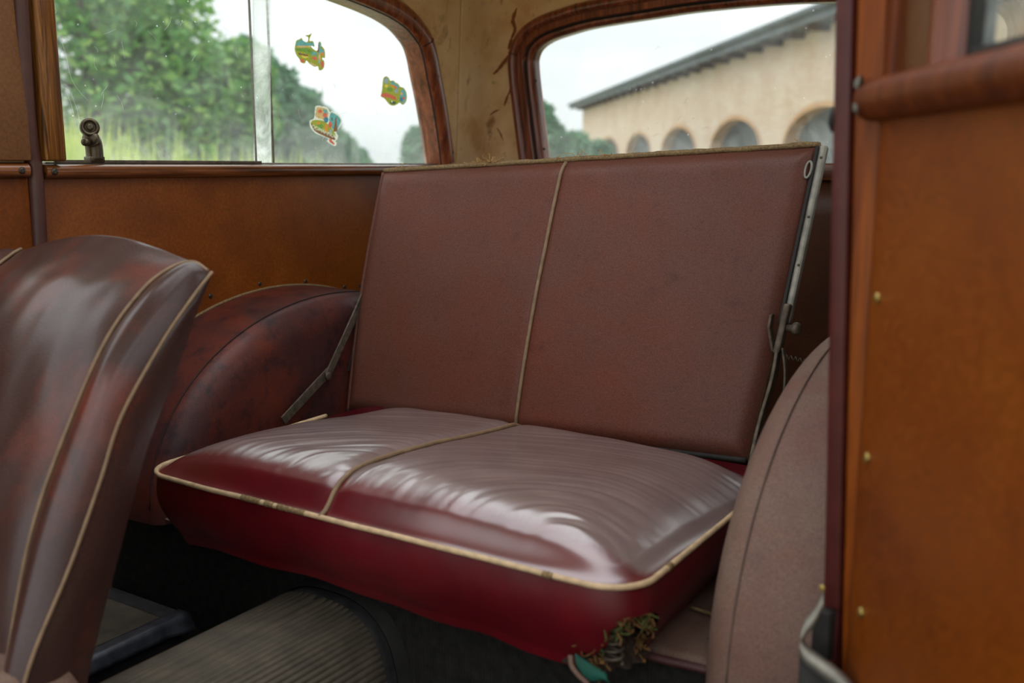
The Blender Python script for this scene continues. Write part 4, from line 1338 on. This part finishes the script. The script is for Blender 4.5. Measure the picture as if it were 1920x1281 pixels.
# ------------------------------------------------------------------ door pillar and open door on the right
pl = empty('trim_5', (-0.245, 1.01, 0.45), 'varnished door pillar with a maroon edge at the right', 'trim', kind='structure')
def prism(name, foot, z0, z1, mat, parent, bev=0.003, lean=0.0, cuts=1):
    n_ = len(foot)
    vs = []
    for k in range(cuts + 1):
        z = lerp(z0, z1, k / cuts)
        dx = lean * (z - 1.2)
        vs += [(x + dx, y, z) for x, y in foot]
    fs = [tuple(range(n_))[::-1], tuple(cuts * n_ + i for i in range(n_))]
    for k in range(cuts):
        fs += [(k * n_ + i, k * n_ + (i + 1) % n_, (k + 1) * n_ + (i + 1) % n_, (k + 1) * n_ + i) for i in range(n_)]
    o_ = mesh(name, vs, fs, mat, parent, True)
    if bev: bevel(o_, bev, 3)
    return o_
PLN = -0.035
prism('leather_edge', [(-0.270, 1.000), (-0.2515, 0.997), (-0.2515, 1.06), (-0.270, 1.06)], 0.745, 1.68, 'leather_maroon', pl, 0.005, PLN)
prism('wood_face', [(-0.2505, 1.003), (-0.2215, 1.001), (-0.200, 1.06), (-0.2505, 1.06)], 0.40, 1.68, 'wood_pillar', pl, 0.003, PLN)
prism('leather_foot', [(-0.2615, 1.03), (-0.2400, 1.004), (-0.2335, 1.03)], 0.50, 0.760, 'leather_maroon', pl, 0.002, 0.0)
prism('cavity_shade', [(-0.262, 0.992), (-0.244, 0.990), (-0.240, 1.003), (-0.262, 1.010)], 0.690, 0.744, 'rubber', pl, 0.002, 0.0)  # solid dark block standing in for the shade behind the metal edge
box('outer_skin', (-0.200, 1.06, 1.05), (0.03, 0.06, 1.26), 'cargo_panel', pl)
put('striker', lathe_mesh('striker', [(0.012, 0), (0.012, 0.004), (0.005, 0.007)], 16), 'rubber', (-0.271, 1.012, 1.245), (-1, -0.1, 0), pl)

H = Vector((-0.226, 0.992, 0)); DD = Vector((0.548, -0.836, 0)).normalized(); DN = Vector((-0.836, -0.548, 0)).normalized()   # DN faces the cabin side
dr = empty('door_1', (H.x, H.y, 0.45), 'open varnished wooden car door at the right edge', 'door', kind='structure')
def dpt(q, z, n_=0.0): return H + DD * q + DN * n_ + Vector((0, 0, z))
def dbox(name, q0, q1, z0, z1, n0, n1, mat, bev=0.003, parent=dr):
    vs = [dpt(q, z, n_) for q in (q0, q1) for n_ in (n0, n1) for z in (z0, z1)]
    o_ = mesh(name, vs, [(0, 1, 3, 2), (4, 6, 7, 5), (0, 4, 5, 1), (2, 3, 7, 6), (0, 2, 6, 4), (1, 5, 7, 3)], mat, parent, True)
    if bev: bevel(o_, bev, 3)
    return o_
dbox('inner_panel', 0.004, 0.86, 0.46, 1.250, -0.014, 0.0, 'door_panel', 0.004)
dbox('outer_skin', 0.0, 0.87, 0.45, 1.25, -0.050, -0.020, 'leather_maroon', 0.004)
dbox('edge_stile', -0.004, 0.016, 0.46, 1.66, -0.045, -0.002, 'wood_door', 0.003)
n_r = 24
pth = [dpt(lerp(-0.016, 0.86, i / n_r), 1.263, -0.004) for i in range(n_r + 1)]
sweep('waist_rail', pth, [Vector((0, 0, 1))] * (n_r + 1), [DN] * (n_r + 1), [(-0.020, -0.01), (-0.020, 0.010), (-0.016, 0.018), (-0.004, 0.024), (0.008, 0.023), (0.016, 0.016), (0.020, 0.004), (0.020, -0.02)], 'wood_door', dr)
dbox('corner_panel', 0.008, 0.085, 1.28, 1.66, -0.030, -0.012, 'panel_old', 0.002)
# window surround: rounded stile, sill, rubber channel, glass
pth = [dpt(0.098, lerp(1.276, 1.66, i / 10), -0.022) for i in range(11)]
sweep('window_stile', pth, [DD] * 11, [DN] * 11, [(-0.022, -0.01), (-0.020, 0.008), (-0.010, 0.017), (0.004, 0.018), (0.016, 0.011), (0.024, -0.004), (0.026, -0.02)], 'wood_frame', dr)
pth = [dpt(lerp(0.08, 0.86, i / 10), 1.282, -0.020) for i in range(11)]
sweep('window_sill', pth, [Vector((0, 0, 1))] * 11, [DN] * 11, [(-0.01, 0.0), (0.0, 0.010), (0.004, 0.004), (0.006, -0.01)], 'wood_door', dr)
dbox('channel', 0.124, 0.134, 1.284, 1.66, -0.040, -0.020, 'rubber', 0.002)
dbox('channel', 0.124, 0.86, 1.284, 1.2935, -0.040, -0.020, 'rubber', 0.002)
mesh('pane', [dpt(0.13, 1.288, -0.030), dpt(0.252, 1.288, -0.030), dpt(0.252, 1.65, -0.030), dpt(0.13, 1.65, -0.030)], [(0, 1, 2, 3)], 'glass', dr, False)
dbox('pane_edge', 0.247, 0.2525, 1.288, 1.65, -0.033, -0.026, 'alu_dull', 0.001)
dbox('top_rail', 0.0, 0.86, 1.64, 1.69, -0.045, -0.005, 'wood_door', 0.006)
dbox('front_stile', 0.82, 0.87, 1.24, 1.69, -0.045, -0.005, 'wood_door', 0.006)
for q, z in ((0.026, 1.078), (0.026, 0.922), (0.036, 0.767), (0.036, 0.61)):
    put('screw', STUD, 'brass', dpt(q, z, 0.0), DN, dr, 1.0, random.random())
RSCREW = screw_mesh('rail_screw', 0.0075, 'alu_dull')
for z in (1.277, 1.256):
    put('rail_screw', RSCREW, 'alu_dull', dpt(-0.013, z, 0.014), (DN - DD * 0.8).normalized(), dr, 1.0)

# metal-edged sill kick plate at the foot of the pillar
kp = empty('kick_plate', (-0.24, 0.97, 0.40), 'dark kick plate with a curved metal edge at the foot of the pillar', 'kick plate')
edge = smooth_path([(-0.250, 0.985, 0.770), (-0.256, 0.978, 0.752), (-0.264, 0.970, 0.738), (-0.2655, 0.966, 0.726), (-0.257, 0.962, 0.716), (-0.240, 0.957, 0.710), (-0.222, 0.952, 0.704), (-0.206, 0.948, 0.694), (-0.193, 0.944, 0.676), (-0.186, 0.940, 0.650)], 6)
vs, fs = [], []
for p in edge:
    for a, b in ((0, 0), (0.008, 0.0005), (0.014, 0.004), (0.014, 0.015), (0.0, 0.015)):
        vs.append(p + Vector((0.25, -1, 0)).normalized() * a + Vector((0, 0, -b)) + Vector((0, 0, 0.002)))
for i in range(len(edge) - 1):
    for k in range(5):
        k2 = (k + 1) % 5
        fs.append((i * 5 + k, i * 5 + k2, (i + 1) * 5 + k2, (i + 1) * 5 + k))
mesh('metal_edge', vs, fs, 'alu_dull', kp)
lower = [p for p in edge if p.z < 0.728]
vs, fs = [], []
for p in lower:
    vs += [p + Vector((0, -0.001, -0.004)), Vector((p.x, p.y - 0.002, 0.40))]
for i in range(len(lower) - 1):
    fs.append((2 * i, 2 * i + 1, 2 * i + 3, 2 * i + 2))
o = mesh('plate', vs, fs, 'rubber', kp); solidify(o, 0.004)
box('metal_stop', (-0.214, 0.928, 0.655), (0.014, 0.012, 0.05), 'alu', kp, 0.004, Matrix.Rotation(0.3, 3, 'X'))
put('stop_screw', STUD, 'brass', (-0.2520, 0.986, 0.772), (-0.3, -1, 0.2), kp, 0.7)

# ------------------------------------------------------------------ outside: ground, trees, tall grass, long brick building
g = grid('ground', lambda u, v: (lerp(-120, 60, u), lerp(-60, 120, v), 0.0), 20, 20, 'gravel')
tag(g, 'open ground outside the car', 'ground', kind='structure')

def leaf_mat(name, a, b, c):
    m, t, bs, ln = new_mat(name)
    geo = t.nodes.new('ShaderNodeNewGeometry')
    ln(ramp(t, geo.outputs['Random Per Island'], [(0.0, a), (0.55, b), (1.0, c)]), bs.inputs['Base Color'])
    bs.inputs['Roughness'].default_value = 0.5
    out = [n for n in t.nodes if n.type == 'OUTPUT_MATERIAL'][0]
    tl = t.nodes.new('ShaderNodeBsdfTranslucent'); tl.inputs[0].default_value = b
    mx = t.nodes.new('ShaderNodeMixShader'); mx.inputs[0].default_value = 0.35
    ln(bs.outputs[0], mx.inputs[1]); ln(tl.outputs[0], mx.inputs[2]); ln(mx.outputs[0], out.inputs[0])
    return m
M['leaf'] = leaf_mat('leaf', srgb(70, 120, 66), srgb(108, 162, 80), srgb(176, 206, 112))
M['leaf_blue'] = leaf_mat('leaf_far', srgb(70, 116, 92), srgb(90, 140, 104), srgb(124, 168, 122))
M['grass'] = leaf_mat('tall_grass', srgb(160, 190, 70), srgb(200, 214, 96), srgb(226, 220, 132))
M['bark'] = simple('bark', srgb(80, 66, 50), 0.9, var=0.4, vscale=6)

def tree(name, label, x, y, height, blobs, leaves, mat, leaf=0.16, seed=1):
    rnd = random.Random(seed)
    root = empty(name, (x, y, 0), label, 'tree', 'trees outside the side window')
    tr = [Vector((x + 0.1 * math.sin(i), y + 0.08 * math.cos(2 * i), height * 0.75 * i / 6)) for i in range(7)]
    tube('trunk', tr, 0.16, 'bark', root, 8, taper=lambda t: 1.3 - 0.95 * t)
    for bx, by, bz, br, bh in blobs[:4]:
        tube('branch', smooth_path([tr[3], (tr[4] + Vector((x + bx, y + by, bz))) / 2, (x + bx, y + by, bz)], 4), 0.07, 'bark', root, 6, taper=lambda t: 1 - 0.7 * t)
    vs, fs = [], []
    tot = sum(b[3] ** 2 for b in blobs)
    for bx, by, bz, br, bh in blobs:
        for k in range(int(leaves * br * br / tot)):
            d = Vector((rnd.gauss(0, 1), rnd.gauss(0, 1), rnd.gauss(0, 1))).normalized()
            r = rnd.uniform(0.55, 1.0) ** 0.5 * (1 + 0.22 * noise.noise(d * 2.6 + Vector((seed, bx, bz))))
            p = Vector((x + bx + d.x * r * br, y + by + d.y * r * br, bz + d.z * r * bh))
            if p.z < 0.15: continue
            a = Vector((rnd.gauss(0, 1), rnd.gauss(0, 1), rnd.gauss(0, .6))).normalized()
            b = a.cross(Vector((rnd.gauss(0, 1), rnd.gauss(0, 1), rnd.gauss(0, 1)))).normalized()
            s = leaf * rnd.uniform(.6, 1.3)
            i0 = len(vs)
            vs += [p - a * s, p + b * s * .45, p + a * s, p - b * s * .45]
            fs.append((i0, i0 + 1, i0 + 2, i0 + 3))
    cr = mesh('crown', vs, fs, mat, root, False)
    cr['kind'] = 'stuff'
    return root
tree('broadleaf_tree', 'tallest green tree, filling the front part of the side window', -15.94, 11.16, 6.2, [(0, 0, 3.4, 1.9, 2.3), (-.9, -.9, 2.4, 1.4, 1.6), (.8, .8, 2.6, 1.3, 1.7), (.2, .3, 5.0, 1.6, 1.6), (.5, .6, 3.9, 1.4, 1.4)], 7500, 'leaf', 0.11, 3)
tree('broadleaf_tree', 'rounded green tree just in front of the milky strip in the side window', -15.94, 13.54, 4.0, [(0, 0, 2.1, 1.5, 1.4), (.3, .5, 2.9, .9, .8), (-.6, -.8, 2.7, 1.2, 1.3), (-.9, -1.0, 3.7, .9, .8)], 14000, 'leaf', 0.11, 5)
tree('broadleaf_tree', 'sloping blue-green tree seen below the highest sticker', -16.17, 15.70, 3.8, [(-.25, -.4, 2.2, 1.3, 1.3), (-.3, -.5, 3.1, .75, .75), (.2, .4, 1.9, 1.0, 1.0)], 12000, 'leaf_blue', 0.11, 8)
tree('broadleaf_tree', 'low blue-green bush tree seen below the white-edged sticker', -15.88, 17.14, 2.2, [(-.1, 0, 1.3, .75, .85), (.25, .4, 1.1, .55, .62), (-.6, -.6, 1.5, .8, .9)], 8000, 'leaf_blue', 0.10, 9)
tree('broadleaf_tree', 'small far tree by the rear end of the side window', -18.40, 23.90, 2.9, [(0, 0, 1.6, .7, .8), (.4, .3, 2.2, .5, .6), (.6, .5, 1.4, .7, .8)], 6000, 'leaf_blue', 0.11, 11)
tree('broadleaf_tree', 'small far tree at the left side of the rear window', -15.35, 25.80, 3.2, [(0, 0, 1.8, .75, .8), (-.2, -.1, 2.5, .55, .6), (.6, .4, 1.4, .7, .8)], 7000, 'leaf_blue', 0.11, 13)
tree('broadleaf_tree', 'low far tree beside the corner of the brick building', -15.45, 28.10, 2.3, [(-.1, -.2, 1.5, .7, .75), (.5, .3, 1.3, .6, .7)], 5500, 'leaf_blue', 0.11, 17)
tree('broadleaf_tree', 'green tree behind the wooden window post', -17.3, 9.9, 5.6, [(0, 0, 2.6, 1.6, 1.9), (.3, .3, 4.0, 1.4, 1.5), (-.6, -.9, 3.2, 1.4, 1.6)], 2200, 'leaf', 0.11, 19)

rnd = random.Random(4)
vs, fs = [], []
for k in range(5200):
    t = rnd.random()
    px = lerp(-7.6, -5.9, t) + rnd.gauss(0, .3); py = lerp(4.4, 6.0, t) + rnd.gauss(0, .3)
    h = (1.30 + 0.28 * math.sin(t * 9) * (1 - t) + 0.12 * rnd.gauss(0, 1)) * (1 - 0.16 * t)
    bx, by = rnd.gauss(0, .14), rnd.gauss(0, .14)
    w = 0.010
    a = rnd.uniform(0, math.pi); wx, wy = math.cos(a) * w, math.sin(a) * w
    i0 = len(vs)
    vs += [(px - wx, py - wy, 0), (px + wx, py + wy, 0), (px + bx * .4 + wx, py + by * .4 + wy, h * .6), (px + bx * .4 - wx, py + by * .4 - wy, h * .6), (px + bx, py + by, h)]
    fs += [(i0, i0 + 1, i0 + 2, i0 + 3), (i0 + 3, i0 + 2, i0 + 4)]
o = mesh('tall_grass', vs, fs, 'grass', None, False, (-6.7, 5.2, 0))
tag(o, 'tall yellow-green grass outside the front part of the side window', 'grass', kind='stuff')

# building: a long wall of pale brick with wide arches, running away to the left
def brick_mat():
    m, t, bs, ln = new_mat('pale_brick')
    tc = t.nodes.new('ShaderNodeTexCoord')
    br = t.nodes.new('ShaderNodeTexBrick')
    br.inputs['Scale'].default_value = 1.0
    br.inputs['Brick Width'].default_value = 0.26
    br.inputs['Row Height'].default_value = 0.075
    br.inputs['Mortar Size'].default_value = 0.008
    br.inputs['Color1'].default_value = srgb(220, 198, 174)
    br.inputs['Color2'].default_value = srgb(208, 172, 148)
    br.inputs['Mortar'].default_value = srgb(214, 198, 172)
    ln(tc.outputs['UV'], br.inputs['Vector'])
    n = noise_tex(t, tex_coord(t), 0.9, 6, 0.65)
    c = mixc(t, 0.35, br.outputs['Color'], ramp(t, n, [(0.3, srgb(194, 158, 132)), (0.7, srgb(236, 222, 206))]))
    ln(c, bs.inputs['Base Color'])
    bs.inputs['Roughness'].default_value = 0.9
    return m
M['brick'] = brick_mat()
M['brick_arch'] = simple('arch_brick', srgb(204, 160, 120), 0.9, var=0.15, vscale=3)
M['roof_edge'] = simple('roof_tile_edge', srgb(104, 112, 116), 0.8, var=0.2, vscale=2)
M['rafter'] = simple('rafter_wood', srgb(70, 48, 38), 0.85, var=0.25, vscale=4)
M['arch_infill'] = simple('dark_infill', srgb(50, 52, 54), 0.6, var=0.2, vscale=2)
E1 = Vector((-0.619, 0.786, 0)).normalized(); E2 = Vector((0.786, 0.619, 0)).normalized()
bd = empty('brick_building', tuple(E1 * 34 + E2 * 9), 'long pale brick building with arches and dark roof edge seen through the rear window', 'building')
def bpt(d, h, n_=0.0): return E1 * d + E2 * (9 + n_) + Vector((0, 0, h))
D0, D1, WT = 14.3, 53.5, 4.21
AW, SPR, CRN = 2.2, 1.62, 2.50
centres = [21.75 + 6.1 * k for k in range(-1, 6)]
def arch_h(d):
    for c in centres:
        if abs(d - c) < AW:
            return SPR + (CRN - SPR) * math.sqrt(max(0, 1 - ((d - c) / AW) ** 2))
    return None
vs, fs, uvs = [], [], []
def quad(a, b, c, d_, uv):
    i0 = len(vs); vs.extend([a, b, c, d_]); fs.append((i0, i0 + 1, i0 + 2, i0 + 3)); uvs.extend(uv)
stops = {D0, D1}
for c in centres:
    for k in range(33):
        stops.add(c - AW * math.cos(math.pi * k / 32))
stops = sorted(s for s in stops if D0 <= s <= D1)
for a, b in zip(stops, stops[1:]):
    mid_h = arch_h((a + b) / 2)
    ha, hb = (arch_h(a) or SPR, arch_h(b) or SPR) if mid_h else (0, 0)
    if mid_h is None: ha = hb = 0.0
    quad(bpt(a, ha), bpt(b, hb), bpt(b, WT), bpt(a, WT), [(a, ha), (b, hb), (b, WT), (a, WT)])
fac = mesh('facade', vs, fs, 'brick', bd, False)
ul = fac.data.uv_layers.new(name='UVMap')
for i, uv in enumerate(uvs): ul.data[i].uv = uv
RV = 0.34
for c in centres:
    prof = [(c - AW, 0.0)] + [(c - AW * math.cos(math.pi * k / 28), SPR + (CRN - SPR) * math.sin(math.pi * k / 28)) for k in range(29)] + [(c + AW, 0.0)]
    vv, ff = [], []
    for d, h in prof: vv += [bpt(d, h), bpt(d, h, RV)]
    for i in range(len(prof) - 1): ff.append((2 * i, 2 * i + 1, 2 * i + 3, 2 * i + 2))
    ar = mesh('arch', vv, ff, 'brick_arch', bd, False)
    mesh('arch_infill', [bpt(d, h, RV - .02) for d, h in prof], [tuple(range(len(prof)))], 'arch_infill', ar, False)  # dark grey sheet closing the arch opening
    ring = [(c - (AW + .10) * math.cos(math.pi * k / 28), SPR + (CRN - SPR + .12) * math.sin(math.pi * k / 28)) for k in range(29)]
    rin = [(c - (AW - .002) * math.cos(math.pi * k / 28), SPR + (CRN - SPR) * math.sin(math.pi * k / 28)) for k in range(29)]
    vv, ff = [], []
    for (d, h), (d2, h2) in zip(ring, rin): vv += [bpt(d, h, -.03), bpt(d2, h2, -.03), bpt(d2, h2, .0)]
    for i in range(28): ff += [(3 * i, 3 * i + 1, 3 * i + 4, 3 * i + 3), (3 * i + 1, 3 * i + 2, 3 * i + 5, 3 * i + 4)]
    mesh('arch_ring', vv, ff, 'brick_arch', ar, False)
# end walls and overhanging roof
quad_pts = [bpt(D1, 0), bpt(D1, 0, 7), bpt(D1, WT, 7), bpt(D1, WT)]
mesh('end_wall', quad_pts, [(0, 1, 2, 3)], 'brick_arch', bd, False)
mesh('end_wall', [bpt(D0, 0), bpt(D0, 0, 7), bpt(D0, WT, 7), bpt(D0, WT)], [(0, 1, 2, 3)], 'brick_arch', bd, False)
OV = 0.55
rp = [(-OV, 4.22), (-OV, 4.44), (-OV + .05, 4.50), (3.5, 5.55), (7.5, 4.44), (7.5, 4.22), (0, 4.34)]
ra = [bpt(D0 - .5, h, n_) for n_, h in rp] + [bpt(D1 + .9, h, n_) for n_, h in rp]
m_ = len(rp)
roof = mesh('roof', ra, [tuple(range(m_))[::-1], tuple(range(m_, 2 * m_))] + [(i, (i + 1) % m_, m_ + (i + 1) % m_, m_ + i) for i in range(m_)], 'roof_edge', bd, False)
d = D0 + 0.3
RAF = None
while d < D1:
    if RAF is None:
        me = bpy.data.meshes.new('rafter')
        rot = Matrix((E1, E2, Vector((0, 0, 1)))).transposed()
        v_, f_ = box_vf((0, 0, 0), (0.15, 0.50, 0.15), rot)
        me.from_pydata(v_, [], f_); me.materials.append(M['rafter']); RAF = me
    o = bpy.data.objects.new('rafter', RAF); COL.objects.link(o)
    o.parent = roof; o.location = bpt(d, 4.165, -0.26) - ORG[bd.name]
    d += 1.40
tube('gutter', [bpt(D0 - .5, 4.46, -OV - .06), bpt(D1 + .9, 4.46, -OV - .06)], 0.08, 'roof_edge', bd, 8)
